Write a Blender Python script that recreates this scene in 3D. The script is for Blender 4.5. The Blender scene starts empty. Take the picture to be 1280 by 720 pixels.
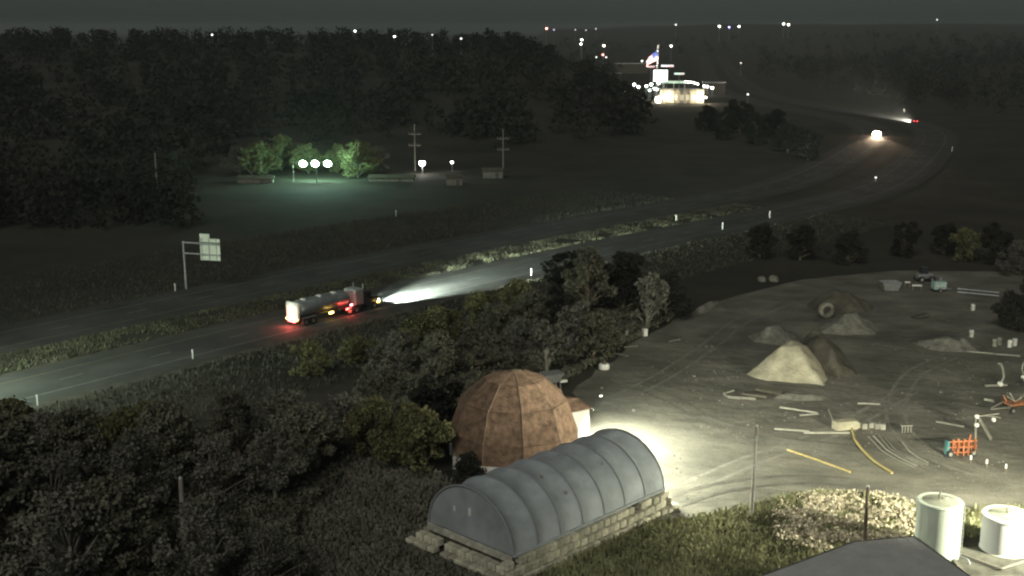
import bpy, math, random
import numpy as np
from mathutils import Vector, Matrix, noise as mnoise

R = random.Random(7)
NR = np.random.default_rng(7)
rad = math.radians
SC = bpy.context.scene
COL = SC.collection

# ------------------------------------------------------------------ camera
CAM_H = 40.0
PITCH = math.atan((360 - 35) / 1500.0)
cam = bpy.data.objects.new('camera', bpy.data.cameras.new('camera'))
COL.objects.link(cam)
cam.location = (0, 0, CAM_H)
cam.rotation_euler = (math.pi / 2 - PITCH, 0, 0)
cam.data.sensor_width = 36.0
cam.data.lens = 36.0 * 1500 / 1280
cam.data.clip_start = 0.5
cam.data.clip_end = 20000
SC.camera = cam

# ------------------------------------------------------------------ night sky
SUN_EL, SUN_AZ = 38.0, 198.0            # the moon, behind the camera, a little to the left
w = bpy.data.worlds.new('World'); SC.world = w; w.use_nodes = True
nt = w.node_tree; bg = nt.nodes['Background']
sky = nt.nodes.new('ShaderNodeTexSky'); sky.sky_type = 'NISHITA'; sky.sun_disc = False
sky.sun_elevation = rad(SUN_EL); sky.sun_rotation = rad(SUN_AZ)
hs = nt.nodes.new('ShaderNodeHueSaturation'); hs.inputs['Saturation'].default_value = 0.10
mx = nt.nodes.new('ShaderNodeMix'); mx.data_type = 'RGBA'; mx.blend_type = 'MULTIPLY'
mx.inputs['Factor'].default_value = 1.0; mx.inputs[7].default_value = (0.84, 1.0, 0.91, 1)
nt.links.new(sky.outputs[0], hs.inputs['Color']); nt.links.new(hs.outputs[0], mx.inputs[6])
nt.links.new(mx.outputs[2], bg.inputs['Color'])
bg.inputs['Strength'].default_value = 0.0085

moon = bpy.data.objects.new('moonlight', bpy.data.lights.new('moonlight', 'SUN'))
COL.objects.link(moon)
moon.data.energy = 0.95; moon.data.angle = rad(25); moon.data.color = (1.0, 0.97, 0.9)
_d = Vector((math.sin(rad(SUN_AZ)) * math.cos(rad(SUN_EL)), math.cos(rad(SUN_AZ)) * math.cos(rad(SUN_EL)), math.sin(rad(SUN_EL))))
moon.rotation_euler = _d.to_track_quat('Z', 'Y').to_euler()

SC.view_settings.view_transform = 'Standard'; SC.view_settings.look = 'None'
SC.view_settings.exposure = 0.0; SC.view_settings.gamma = 1.0
SC.cycles.use_denoising = True; SC.cycles.filter_width = 2.3
SC.cycles.max_bounces = 5; SC.cycles.diffuse_bounces = 2; SC.cycles.volume_bounces = 0
SC.cycles.sample_clamp_indirect = 2.0
SC.cycles.transparent_max_bounces = 6

# ------------------------------------------------------------------ helpers
_c, _s = math.cos(PITCH), math.sin(PITCH)
def G(u, v, z=0.0):
    """ground position under a picture point of the survey"""
    x = (u - 640) / 1500.0; y = (360 - v) / 1500.0
    t = (CAM_H - z) / (_s - y * _c)
    return Vector((x * t, (_c + y * _s) * t, z))

def sstep(a, b, x):
    t = min(1.0, max(0.0, (x - a) / (b - a))); return t * t * (3 - 2 * t)

def terrain(x, y):
    z = 0.0
    hl = sstep(335, 690, y + 0.10 * x) * (1 - sstep(-15, 85, x - 0.02 * (y - 700)))
    n = mnoise.noise(Vector((x * 0.006, y * 0.006, 3.1)))
    z += hl * (27.5 + 3.0 * n) * (1 - 0.6 * sstep(900, 1500, y))
    r = math.hypot(x, y)
    if r > 1500:
        z = max(z, sstep(1900, 4200, r) * (37 + 4 * mnoise.noise(Vector((x * 0.0012, y * 0.0012, 9.0)))) * (1 - hl))
    if x > 330:
        z += sstep(330, 700, x) * sstep(500, 900, y) * (14 + 5 * n)
    return z

class MB:
    def __init__(s): s.v = []; s.f = []; s.sm = []
    def add(s, vs, fs, smooth=False):
        o = len(s.v); s.v += [tuple(p) for p in vs]; s.f += [tuple(o + i for i in f) for f in fs]; s.sm += [smooth] * len(fs)
    def box(s, c, d, rz=0.0, M=None):
        hx, hy, hz = d[0] / 2, d[1] / 2, d[2] / 2
        vs = [Vector((a * hx, b * hy, e * hz)) for e in (-1, 1) for b in (-1, 1) for a in (-1, 1)]
        if M is not None: vs = [M @ p for p in vs]
        cr, sr = math.cos(rz), math.sin(rz)
        vs = [(c[0] + p.x * cr - p.y * sr, c[1] + p.x * sr + p.y * cr, c[2] + p.z) for p in vs]
        s.add(vs, [(0, 2, 3, 1), (4, 5, 7, 6), (0, 1, 5, 4), (2, 6, 7, 3), (0, 4, 6, 2), (1, 3, 7, 5)])
    def chamf(s, d, b):
        """chamfered box centred on the origin"""
        hx, hy, hz = d[0] / 2, d[1] / 2, d[2] / 2
        rings = []
        for z, i in ((-hz, b), (-hz + b, 0), (hz - b, 0), (hz, b)):
            x, y = hx - i, hy - i
            rings.append([(-x + b, -y, z), (x - b, -y, z), (x, -y + b, z), (x, y - b, z), (x - b, y, z), (-x + b, y, z), (-x, y - b, z), (-x, -y + b, z)])
        s.loft(rings, True, True, False)
    def loft(s, rings, cap0=True, cap1=True, smooth=True):
        n = len(rings[0]); vs = [p for r in rings for p in r]; fs = []
        for k in range(len(rings) - 1):
            for i in range(n):
                a, b = k * n + i, k * n + (i + 1) % n
                fs.append((a, b, b + n, a + n))
        s.add(vs, fs, smooth)
        if cap0: s.add(rings[0], [tuple(reversed(range(n)))])
        if cap1: s.add(rings[-1], [tuple(range(n))])
    def tube(s, p0, p1, r0, r1=None, n=8, caps=True, smooth=True):
        p0, p1 = Vector(p0), Vector(p1); r1 = r0 if r1 is None else r1
        d = (p1 - p0); 
        if d.length < 1e-6: return
        d.normalize(); a = d.orthogonal().normalized(); b = d.cross(a)
        rg = [[p + a * r * math.cos(t * 2 * math.pi / n) + b * r * math.sin(t * 2 * math.pi / n) for t in range(n)] for p, r in ((p0, r0), (p1, r1))]
        s.loft(rg, caps, caps, smooth)
    def path(s, pts, rs, n=6):
        for i in range(len(pts) - 1): s.tube(pts[i], pts[i + 1], rs[i], rs[i + 1], n, i == 0 or i == len(pts) - 2)
    def lathe(s, c, prof, n=24, smooth=True):
        rg = [[(c[0] + r * math.cos(t * 2 * math.pi / n), c[1] + r * math.sin(t * 2 * math.pi / n), c[2] + z) for t in range(n)] for r, z in prof]
        s.loft(rg, prof[0][0] > 1e-4, prof[-1][0] > 1e-4, smooth)
    def sphere(s, c, r, n=10, m=6, sq=(1, 1, 1)):
        rg = []
        for k in range(m + 1):
            ph = -math.pi / 2 + math.pi * k / m; rr = max(1e-3, math.cos(ph)) * r
            rg.append([(c[0] + sq[0] * rr * math.cos(2 * math.pi * t / n), c[1] + sq[1] * rr * math.sin(2 * math.pi * t / n), c[2] + sq[2] * r * math.sin(ph)) for t in range(n)])
        s.loft(rg, True, True, True)
    def torus(s, c, Rr, r, M=None, n=20, m=8):
        rg = []
        for i in range(n + 1):
            a = 2 * math.pi * i / n; ring = []
            for j in range(m):
                b = 2 * math.pi * j / m
                p = Vector(((Rr + r * math.cos(b)) * math.cos(a), (Rr + r * math.cos(b)) * math.sin(a), r * math.sin(b)))
                if M is not None: p = M @ p
                ring.append(Vector(c) + p)
            rg.append(ring)
        s.loft(rg, False, False, True)
    def mesh(s, name):
        me = bpy.data.meshes.new(name); me.from_pydata(s.v, [], s.f)
        me.polygons.foreach_set('use_smooth', s.sm); me.update(); return me
    def build(s, name, mat, parent=None, loc=None):
        return link(name, s.mesh(name), mat, parent, loc)

def link(name, me, mat, parent=None, loc=None):
    o = bpy.data.objects.new(name, me)
    if mat is not None and len(me.materials) == 0: me.materials.append(mat)
    COL.objects.link(o)
    if parent is not None: o.parent = parent
    if loc is not None: o.location = loc
    return o
def tag(o, label, cat=None, group=None, kind=None):
    o['label'] = label
    if cat: o['category'] = cat
    if group: o['group'] = group
    if kind: o['kind'] = kind
    return o
def thing(name, label, cat, loc=(0, 0, 0), rz=0.0, group=None):
    o = bpy.data.objects.new(name, None); COL.objects.link(o)
    o.location = loc; o.rotation_euler = (0, 0, rz); o.empty_display_size = 0.3
    return tag(o, label, cat, group)
def quads_np(name, C, U, V, mat, parent=None):
    """many loose quads: centres C, half axes U, V (n,3)"""
    n = len(C); P = np.stack([C - U - V, C + U - V, C + U + V, C - U + V], 1).reshape(-1, 3)
    me = bpy.data.meshes.new(name); me.vertices.add(4 * n); me.vertices.foreach_set('co', P.astype(np.float32).ravel())
    me.loops.add(4 * n); me.loops.foreach_set('vertex_index', np.arange(4 * n, dtype=np.int32))
    me.polygons.add(n); me.polygons.foreach_set('loop_start', np.arange(0, 4 * n, 4, dtype=np.int32))
    me.update(); me.validate()
    return link(name, me, mat, parent)

MATS = {}
def M(name, col, rough=0.8, metal=0.0, var=0.25, scale=1.2, bump=0.0, bscale=8.0, emit=None, es=0.0, col2=None, spec=0.3, rand=0.0, stretch=None):
    if name in MATS: return MATS[name]
    m = bpy.data.materials.new(name); m.use_nodes = True; n = m.node_tree; b = n.nodes['Principled BSDF']
    L = n.links
    b.inputs['Roughness'].default_value = rough; b.inputs['Metallic'].default_value = metal
    b.inputs['Specular IOR Level'].default_value = spec
    tc = n.nodes.new('ShaderNodeTexCoord'); src = tc.outputs['Object']
    if stretch:
        mp = n.nodes.new('ShaderNodeMapping'); mp.inputs['Scale'].default_value = stretch; L.new(src, mp.inputs[0]); src = mp.outputs[0]
    nz = n.nodes.new('ShaderNodeTexNoise'); nz.inputs['Scale'].default_value = scale; nz.inputs['Detail'].default_value = 6; nz.inputs['Roughness'].default_value = 0.65
    L.new(src, nz.inputs['Vector'])
    rp = n.nodes.new('ShaderNodeValToRGB')
    c2 = col2 if col2 else tuple(c * (1 + var) for c in col)
    c1 = col if col2 else tuple(c * (1 - var) for c in col)
    rp.color_ramp.elements[0].position = 0.33; rp.color_ramp.elements[1].position = 0.68
    rp.color_ramp.elements[0].color = (*c1, 1); rp.color_ramp.elements[1].color = (*c2, 1)
    L.new(nz.outputs['Fac'], rp.inputs[0]); out = rp.outputs[0]
    if rand:
        oi = n.nodes.new('ShaderNodeObjectInfo'); mr = n.nodes.new('ShaderNodeMapRange')
        mr.inputs[3].default_value = 1 - rand; mr.inputs[4].default_value = 1 + rand; L.new(oi.outputs['Random'], mr.inputs[0])
        hv = n.nodes.new('ShaderNodeHueSaturation'); L.new(mr.outputs[0], hv.inputs['Value']); L.new(out, hv.inputs['Color']); out = hv.outputs[0]
    L.new(out, b.inputs['Base Color'])
    if bump:
        n2 = n.nodes.new('ShaderNodeTexNoise'); n2.inputs['Scale'].default_value = bscale; n2.inputs['Detail'].default_value = 5; L.new(src, n2.inputs['Vector'])
        bp = n.nodes.new('ShaderNodeBump'); bp.inputs['Strength'].default_value = bump; bp.inputs['Distance'].default_value = 0.15
        L.new(n2.outputs['Fac'], bp.inputs['Height']); L.new(bp.outputs[0], b.inputs['Normal'])
    if emit:
        b.inputs['Emission Color'].default_value = (*emit, 1); b.inputs['Emission Strength'].default_value = es
    MATS[name] = m; return m
def EM(name, col, es): return M(name, (0.6, 0.6, 0.6), 0.4, emit=col, es=es, var=0.02)

def lamp(name, kind, loc, power, col, parent=None, target=None, spot=None, blend=0.5, radius=0.15):
    d = bpy.data.lights.new(name, kind); d.energy = power; d.color = col; d.shadow_soft_size = radius
    o = bpy.data.objects.new(name, d); COL.objects.link(o)
    if kind == 'SPOT': d.spot_size = spot; d.spot_blend = blend
    if parent is not None: o.parent = parent
    o.location = loc
    if target is not None: o.rotation_euler = (Vector(loc) - Vector(target)).to_track_quat('Z', 'Y').to_euler()
    return o

# ------------------------------------------------------------------ materials
m_ground = M('grass_ground', (0.024, 0.024, 0.018), 0.95, scale=0.05, col2=(0.055, 0.05, 0.036), bump=0.6, bscale=1.3)
m_asph = M('worn_concrete_road', (0.056, 0.056, 0.051), 0.85, scale=0.11, var=0.40, bump=0.1, bscale=9)
m_paint = M('road_paint', (0.22, 0.22, 0.20), 0.7, scale=0.8, var=0.35)
m_ypaint = M('yellow_paint_line', (0.2, 0.175, 0.09), 0.7, scale=0.8, var=0.3)
m_steel = M('galvanised_steel', (0.42, 0.43, 0.42), 0.5, 0.6, scale=3, var=0.2)
m_dsteel = M('dark_steel', (0.08, 0.08, 0.08), 0.6, 0.3, scale=3)
m_wood = M('creosoted_wood', (0.13, 0.10, 0.075), 0.9, scale=4, var=0.4, stretch=(1, 1, 0.1))
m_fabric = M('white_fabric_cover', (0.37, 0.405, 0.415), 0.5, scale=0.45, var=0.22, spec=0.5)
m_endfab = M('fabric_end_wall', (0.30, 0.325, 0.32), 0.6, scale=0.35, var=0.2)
m_conc = M('concrete_block', (0.50, 0.48, 0.36), 0.9, scale=1.6, var=0.35, bump=0.5, bscale=6, rand=0.28)
m_plank = M('weathered_board', (0.42, 0.41, 0.33), 0.85, scale=2, var=0.3, rand=0.15)
m_shingle = M('brown_shingle', (0.22, 0.148, 0.096), 0.95, scale=1.6, var=0.5, bump=0.8, bscale=7, rand=0.16)
m_seam = M('shingle_cap', (0.22, 0.16, 0.11), 0.95, scale=1.5, var=0.3)
m_white = M('white_paint', (0.72, 0.71, 0.64), 0.7, scale=0.7, var=0.10)
m_tank = M('tank_skin', (0.60, 0.67, 0.55), 0.45, scale=1.1, var=0.16, stretch=(1, 1, .18), spec=0.4)
m_tank2 = M('white_tank_skin', (0.80, 0.82, 0.74), 0.45, scale=0.6, var=0.06, spec=0.4)
m_tanktop = M('tank_top', (0.30, 0.31, 0.24), 0.7, scale=1.2, var=0.3)
m_roof = M('grey_roof_sheet', (0.54, 0.54, 0.51), 0.75, scale=0.8, var=0.12)
m_bark = M('bark', (0.16, 0.135, 0.10), 0.95, scale=3, var=0.4)
m_pale_bark = M('pale_bark', (0.24, 0.23, 0.19), 0.95, scale=3, var=0.3)
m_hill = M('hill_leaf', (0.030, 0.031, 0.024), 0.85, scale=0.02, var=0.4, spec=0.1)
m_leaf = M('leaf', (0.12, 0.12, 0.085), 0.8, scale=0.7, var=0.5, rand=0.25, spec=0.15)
m_leaf2 = M('leaf_grey', (0.135, 0.133, 0.105), 0.8, scale=0.7, var=0.45, rand=0.25, spec=0.15)
m_leafy = M('leaf_light', (0.12, 0.12, 0.055), 0.8, scale=0.7, var=0.45, rand=0.2, spec=0.15)
m_wall = M('beige_wall', (0.45, 0.42, 0.35), 0.8, scale=0.6, var=0.12)
m_glass = M('dark_glass', (0.03, 0.035, 0.04), 0.12, spec=0.5, var=0.05)
m_tyre = M('rubber', (0.025, 0.025, 0.025), 0.9, var=0.2)
m_orange = M('orange_paint', (0.48, 0.17, 0.075), 0.6, scale=2, var=0.3)
m_rust = M('rusty_orange', (0.36, 0.15, 0.07), 0.8, scale=2, var=0.4)
m_yellow = M('yellow_pipe', (0.42, 0.34, 0.13), 0.6, scale=2, var=0.25)
m_pipe = M('pale_pipe', (0.25, 0.245, 0.20), 0.6, scale=2, var=0.25, rand=0.2)
m_sand = M('salt_sand', (0.34, 0.315, 0.225), 0.95, scale=0.6, var=0.28, bump=0.7, bscale=3.0)
m_dirt_shade = M('dark_dirt_and_shade', (0.085, 0.078, 0.058), 0.95, scale=0.8, var=0.3, bump=0.8, bscale=3)  # dirt colour, also painted as shade on the heap by the sand pile
m_rubble = M('grey_rubble', (0.17, 0.165, 0.135), 0.95, scale=1.4, var=0.4, bump=0.8, bscale=4)

def gravel_mat():
    m = bpy.data.materials.new('gravel_yard'); m.use_nodes = True; n = m.node_tree; L = n.links; b = n.nodes['Principled BSDF']
    b.inputs['Roughness'].default_value = 0.95; b.inputs['Specular IOR Level'].default_value = 0.15
    tc = n.nodes.new('ShaderNodeTexCoord')
    def nz(sc, stretch=(1, 1, 1), det=6):
        mp = n.nodes.new('ShaderNodeMapping'); mp.inputs['Scale'].default_value = stretch; mp.inputs['Rotation'].default_value = (0, 0, 0.35)
        L.new(tc.outputs['Object'], mp.inputs[0]); t = n.nodes.new('ShaderNodeTexNoise'); t.inputs['Scale'].default_value = sc; t.inputs['Detail'].default_value = det
        t.inputs['Roughness'].default_value = 0.6; L.new(mp.outputs[0], t.inputs['Vector']); return t
    def ramp(src, a, b_, c1, c2):
        r = n.nodes.new('ShaderNodeValToRGB'); r.color_ramp.elements[0].position = a; r.color_ramp.elements[1].position = b_
        r.color_ramp.elements[0].color = (*c1, 1); r.color_ramp.elements[1].color = (*c2, 1); L.new(src, r.inputs[0]); return r
    base = ramp(nz(0.12).outputs['Fac'], 0.35, 0.65, (0.155, 0.15, 0.12), (0.25, 0.24, 0.19))
    ruts = ramp(nz(0.26, (0.7, 1.25, 1), 8).outputs['Fac'], 0.40, 0.62, (0.62, 0.62, 0.63), (1.05, 1.05, 1.05))
    fine = ramp(nz(5.0).outputs['Fac'], 0.3, 0.7, (0.75, 0.75, 0.75), (1.15, 1.15, 1.15))
    m1 = n.nodes.new('ShaderNodeMix'); m1.data_type = 'RGBA'; m1.blend_type = 'MULTIPLY'; m1.inputs[0].default_value = 0.75; L.new(base.outputs[0], m1.inputs[6]); L.new(ruts.outputs[0], m1.inputs[7])
    m2 = n.nodes.new('ShaderNodeMix'); m2.data_type = 'RGBA'; m2.blend_type = 'MULTIPLY'; m2.inputs[0].default_value = 1; L.new(m1.outputs[2], m2.inputs[6]); L.new(fine.outputs[0], m2.inputs[7])
    L.new(m2.outputs[2], b.inputs['Base Color'])
    bp = n.nodes.new('ShaderNodeBump'); bp.inputs['Strength'].default_value = 0.8; bp.inputs['Distance'].default_value = 0.35
    L.new(nz(0.7, (0.9, 1.2, 1), 8).outputs['Fac'], bp.inputs['Height']); L.new(bp.outputs[0], b.inputs['Normal'])
    return m
m_gravel = gravel_mat()

# ------------------------------------------------------------------ the ground
def axis(lo, hi, fine_lo, fine_hi, step, grow=1.12):
    a = list(np.arange(fine_lo, fine_hi + 0.1, step)); st = step
    while a[-1] < hi: st *= grow; a.append(a[-1] + st)
    st = step
    while a[0] > lo: st *= grow; a.insert(0, a[0] - st)
    return a
xs = axis(-4500, 4500, -400, 420, 10.0); ys = axis(-60, 6200, 0, 900, 10.0)
gv = [(x, y, terrain(x, y)) for y in ys for x in xs]; nx = len(xs)
gf = [(j * nx + i, j * nx + i + 1, (j + 1) * nx + i + 1, (j + 1) * nx + i) for j in range(len(ys) - 1) for i in range(nx - 1)]
b = MB(); b.add(gv, gf, True); g = b.build('ground', m_ground); g['kind'] = 'structure'

def poly_sheet(name, pts, z, mat, jit=0.5, sub=3.0):
    ring = []
    for i in range(len(pts)):
        a, c = Vector(pts[i]), Vector(pts[(i + 1) % len(pts)]); n = max(1, int((c - a).length / sub))
        for k in range(n):
            p = a.lerp(c, k / n); q = mnoise.noise(Vector((p.x * 0.3, p.y * 0.3, 1.7))) * jit
            ring.append((p.x + q, p.y + q * 0.8, z))
    b = MB(); b.add(ring, [tuple(range(len(ring)))]); o = b.build(name, mat); o['kind'] = 'structure'; return o
yard_px = [(700, 640), (700, 545), (720, 490), (748, 462), (785, 432), (835, 404), (905, 374), (1000, 350), (1120, 338), (1600, 345), (1600, 640), (1280, 634), (1160, 640), (1110, 622), (1040, 614), (985, 619), (930, 634), (880, 645), (840, 652)]
poly_sheet('gravel_yard', [G(u, v) for u, v in yard_px], 0.02, m_gravel, 1.6)

m_track = M('packed_track', (0.21, 0.202, 0.165), 0.95, scale=0.8, var=0.3, bump=.4, bscale=3); m_mud = M('damp_track', (0.115, 0.11, 0.088), 0.95, scale=0.8, var=0.35, bump=.4, bscale=3)
def track(pxs, mat, w_, gauge):
    P = [G(u, v) for u, v in pxs]; Q = [P[0] * 2 - P[1]] + P + [P[-1] * 2 - P[-2]]; out = []
    for i in range(1, len(Q) - 2):
        a, b_, c, d = Q[i - 1:i + 3]
        for k in range(10):
            t = k / 10; out.append(0.5 * (2 * b_ + (c - a) * t + (2 * a - 5 * b_ + 4 * c - d) * t * t + (3 * b_ - a - 3 * c + d) * t ** 3))
    for sd in (-1, 1):
        vs, fs = [], []
        for i in range(len(out) - 1):
            tg = (out[i + 1] - out[i]).normalized(); nn = Vector((-tg.y, tg.x, 0)); p = out[i] + nn * sd * gauge / 2; w2 = w_ * (1 + .6 * mnoise.noise(Vector((i * .5, sd, w_)))) / 2 * min(1, i / 3, (len(out) - 1 - i) / 3)
            vs += [p - nn * w2, p + nn * w2]
            if i: k = len(vs); fs.append((k - 4, k - 3, k - 1, k - 2))
        b = MB(); b.add([(v.x, v.y, TZ[0]) for v in vs], fs); o = b.build('tyre_track', mat); o['kind'] = 'structure'; TZ[0] += .004
TZ = [.026]
track([(860, 610), (905, 590), (955, 570), (1010, 552), (1080, 520), (1150, 480)], m_track, .45, 1.9)
track([(790, 480), (840, 500), (900, 530), (990, 545), (1100, 560), (1200, 600)], m_mud, .35, 1.8)
track([(1290, 600), (1220, 590), (1150, 560), (1120, 520), (1140, 470), (1200, 440)], m_track, .4, 1.9)
track([(770, 500), (830, 470), (890, 430), (930, 400), (1000, 372)], m_track, .45, 2.0)
track([(840, 630), (880, 615), (930, 605), (1000, 600), (1080, 604)], m_mud, .5, 1.9)

# highway -------------------------------------------------------------
def catmull(pts, step=6.0):
    P = [Vector((p[0], p[1], 0)) for p in pts]; P = [P[0] * 2 - P[1]] + P + [P[-1] * 2 - P[-2]]; out = []
    for i in range(1, len(P) - 2):
        a, b_, c, d = P[i - 1:i + 3]; n = max(2, int((c - b_).length / step))
        for k in range(n):
            t = k / n
            out.append(0.5 * (2 * b_ + (c - a) * t + (2 * a - 5 * b_ + 4 * c - d) * t * t + (3 * b_ - a - 3 * c + d) * t ** 3))
    out.append(P[-2]); return out
HW = catmull([(-150, 14), (-103, 71), (-57.5, 128), (-15.5, 180.5), (18, 219), (62, 266), (97, 312), (137, 397), (164, 470), (172, 535), (163, 610), (156, 710), (166, 860), (215, 1200), (304, 1786)])
def normals(P):
    N = []
    for i in range(len(P)):
        t = P[min(i + 1, len(P) - 1)] - P[max(i - 1, 0)]; t.normalize(); N.append(Vector((-t.y, t.x, 0)))
    return N
HN = normals(HW)
def ribbon(name, o0, o1, z, mat, parent=None, i0=0, i1=None, wob=0.0):
    i1 = i1 or len(HW); vs = []; fs = []
    for i in range(i0, i1):
        q = wob * mnoise.noise(Vector((i * 0.7, o0, 0)))
        vs += [HW[i] + HN[i] * (o0 + q) + Vector((0, 0, z)), HW[i] + HN[i] * (o1 + q) + Vector((0, 0, z))]
        if i > i0: k = len(vs); fs.append((k - 4, k - 3, k - 1, k - 2))
    b = MB(); b.add(vs, fs); o = b.build(name, mat, parent); return o
def dashes(name, off, w_, z, mat, parent, on=3.05, gap=9.15, n=75):
    d = 0.0; b = MB(); cnt = 0
    for i in range(len(HW) - 1):
        seg = (HW[i + 1] - HW[i]).length; t = 0
        while t < seg:
            if d >= on + gap:
                d = 0.0; p = HW[i].lerp(HW[i + 1], t / seg) + HN[i] * off; tg = (HW[i + 1] - HW[i]).normalized()
                vs = [p - HN[i] * w_ / 2, p + HN[i] * w_ / 2, p + tg * on + HN[i] * w_ / 2, p + tg * on - HN[i] * w_ / 2]
                q = MB(); q.add([(v.x, v.y, z) for v in vs], [(0, 1, 2, 3)]); q.build(name, mat, parent); cnt += 1
                if cnt > n: return
            t += 0.5; d += 0.5
for nm, o in (('highway_near_lanes', 0.0), ('highway_far_lanes', 22.5)):
    road = ribbon(nm, o - 6.2, o + 6.2, 0.05, m_asph); road['kind'] = 'structure'
    ribbon('edge_line', o - 3.75, o - 3.60, 0.056, m_paint if o == 0 else m_ypaint, road)
    ribbon('edge_line', o + 3.60, o + 3.75, 0.056, m_ypaint if o == 0 else m_paint, road)
    dashes('lane_dash', o, 0.16, 0.058, m_paint, road)
def shoulder(name, o0, o1, z):
    r = ribbon(name, o0, o1, z, M('shoulder_gravel', (0.065, 0.06, 0.048), 0.95, scale=0.5, var=0.35), None, 0, None, 0.5); r['kind'] = 'structure'
shoulder('shoulder', -8.2, -6.0, 0.03); shoulder('shoulder', 6.0, 7.4, 0.03); shoulder('shoulder', 15.0, 16.5, 0.03); shoulder('shoulder', 28.5, 30.2, 0.03)
def on_hw(i_dist, off):
    """point at distance along the highway, with tangent"""
    d = i_dist
    for i in range(len(HW) - 1):
        s_ = (HW[i + 1] - HW[i]).length
        if d <= s_: return HW[i].lerp(HW[i + 1], d / s_) + HN[i] * off, (HW[i + 1] - HW[i]).normalized()
        d -= s_
def nearest_hw(p):
    best = 1e9; acc = 0; r = 0
    for i in range(len(HW) - 1):
        d = (HW[i] - Vector((p[0], p[1], 0))).length
        if d < best: best = d; r = acc
        acc += (HW[i + 1] - HW[i]).length
    return r

# ------------------------------------------------------------------ fabric hoop building on concrete blocks
UX, UY = 0.692, 0.722
HB = thing('hoop_building', 'grey fabric-covered hoop building with seven arched bays on a concrete block base', 'building', (0.1, 82.8, 0), math.atan2(UY, UX))
HL, HWd, HZ = 18.5, 9.3, 1.62           # local: x along the length, y across (0 = camera side), z up
hr = HWd / 2
def arch(x, k, r, n=22):
    a = math.pi * k / n
    return Vector((x, hr - r * math.cos(a), HZ + r * math.sin(a) * 0.90))
NB = 7
for bay in range(NB):
    x0, x1 = HL * bay / NB, HL * (bay + 1) / NB; vs = []; fs = []; nu = 8; nk = 22
    for i in range(nu + 1):
        t = i / nu; sag = 0.42 * 4 * t * (1 - t)
        for k in range(nk + 1):
            s_ = sag * math.sin(math.pi * k / nk) ** 0.5; vs.append(arch(x0 + (x1 - x0) * t, k, hr - s_, nk))
    for i in range(nu):
        for k in range(nk):
            a = i * (nk + 1) + k; fs.append((a, a + 1, a + nk + 2, a + nk + 1))
    b = MB(); b.add(vs, fs, True); b.build('fabric_panel', m_fabric, HB)
for k in range(NB + 1):
    b = MB(); x = HL * k / NB
    for j in range(22): b.tube(arch(x, j, hr + 0.02), arch(x, j + 1, hr + 0.02), 0.07, 0.07, 6, False)
    b.build('rib', M('rib_sleeve', (0.29, 0.31, 0.31), 0.6, var=0.1), HB)
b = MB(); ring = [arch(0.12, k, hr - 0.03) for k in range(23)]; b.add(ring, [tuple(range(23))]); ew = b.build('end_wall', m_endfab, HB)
for (yy, zz, ww, hh) in ((6.4, 3.6, 0.12, 0.4), (4.7, 3.8, 0.22, 0.6)):
    b = MB(); b.box((0.08, yy, zz), (0.06, ww, hh)); b.build('vent_flap', m_white, ew)
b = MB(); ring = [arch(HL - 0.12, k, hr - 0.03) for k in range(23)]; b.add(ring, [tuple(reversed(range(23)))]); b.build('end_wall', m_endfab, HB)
b = MB(); b.box((HL / 2, -0.05, HZ + 0.06), (HL, 0.22, 0.14)); b.build('base_rail', M('rail_paint', (0.42, 0.45, 0.45), 0.6, var=0.15), HB)
b = MB(); b.box((HL / 2, HWd + 0.05, HZ + 0.06), (HL, 0.22, 0.14)); b.build('base_rail', m_steel, HB)
# patches on the cover
for (bx_, k) in ((6.4, 8.5), (7.3, 5.0), (12.9, 6.8)):
    p = arch(bx_, k, hr + 0.005); n_ = Vector((0, -math.cos(math.pi * k / 22), math.sin(math.pi * k / 22))); p = arch(bx_, k, hr - .2); b = MB(); b.tube(p, p + n_ * .05, .17, .17, 7); b.build('cover_patch', m_pipe, HB)
# boards along the near gable
xx = -0.15
for k in range(5):
    w0 = HWd / 5; b = MB(); b.chamf((0.16, w0 - 0.03, 0.56), 0.02); o = b.build('gable_board', m_plank, HB, (-0.12 + R.uniform(-.03, .03), w0 * (k + 0.5), HZ - 0.20)); o.rotation_euler = (R.uniform(-.01, .01), 0, R.uniform(-.015, .015))
blk = []
for v in range(4):
    b = MB(); b.chamf((0.74 * (1 + 0.06 * v - 0.1), 0.72, 0.57), 0.03 + 0.01 * v); me = b.mesh('block'); me.materials.append(m_conc); blk.append(me)
def block(x, y, z, rz=0.0):
    o = link('block', blk[R.randrange(4)], None, HB, (x + R.uniform(-.03, .03), y + R.uniform(-.09, .09), z)); o.rotation_euler = (R.uniform(-.02, .02), R.uniform(-.02, .02), rz + R.uniform(-.06, .06)); return o
for course, (z, off, st) in enumerate(((0.05, -0.62, 0.1), (0.66, -0.36, 0.45), (1.26, -0.12, 0.0))):
    x = -1.1 + st + (0.3 if course == 2 else 0)
    while x < HL + 1.2 - 0.45 * course:
        if R.random() > 0.02: block(x, off - R.choice((0, 0, 0.1)), z + 0.03)
        x += 0.80
for course, (z, off) in enumerate(((0.02, -1.0), (0.63, -0.55))):
    y = -0.2
    while y < HWd + 1.0 - 0.7 * course:
        if R.random() > 0.05: block(off + R.uniform(-.05, .05), y, z + 0.03, math.pi / 2)
        y += 0.80
for course in range(2):
    x = 0.5
    while x < HL: block(x, HWd + 0.45, 0.05 + 0.61 * course); x += 0.82
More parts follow.
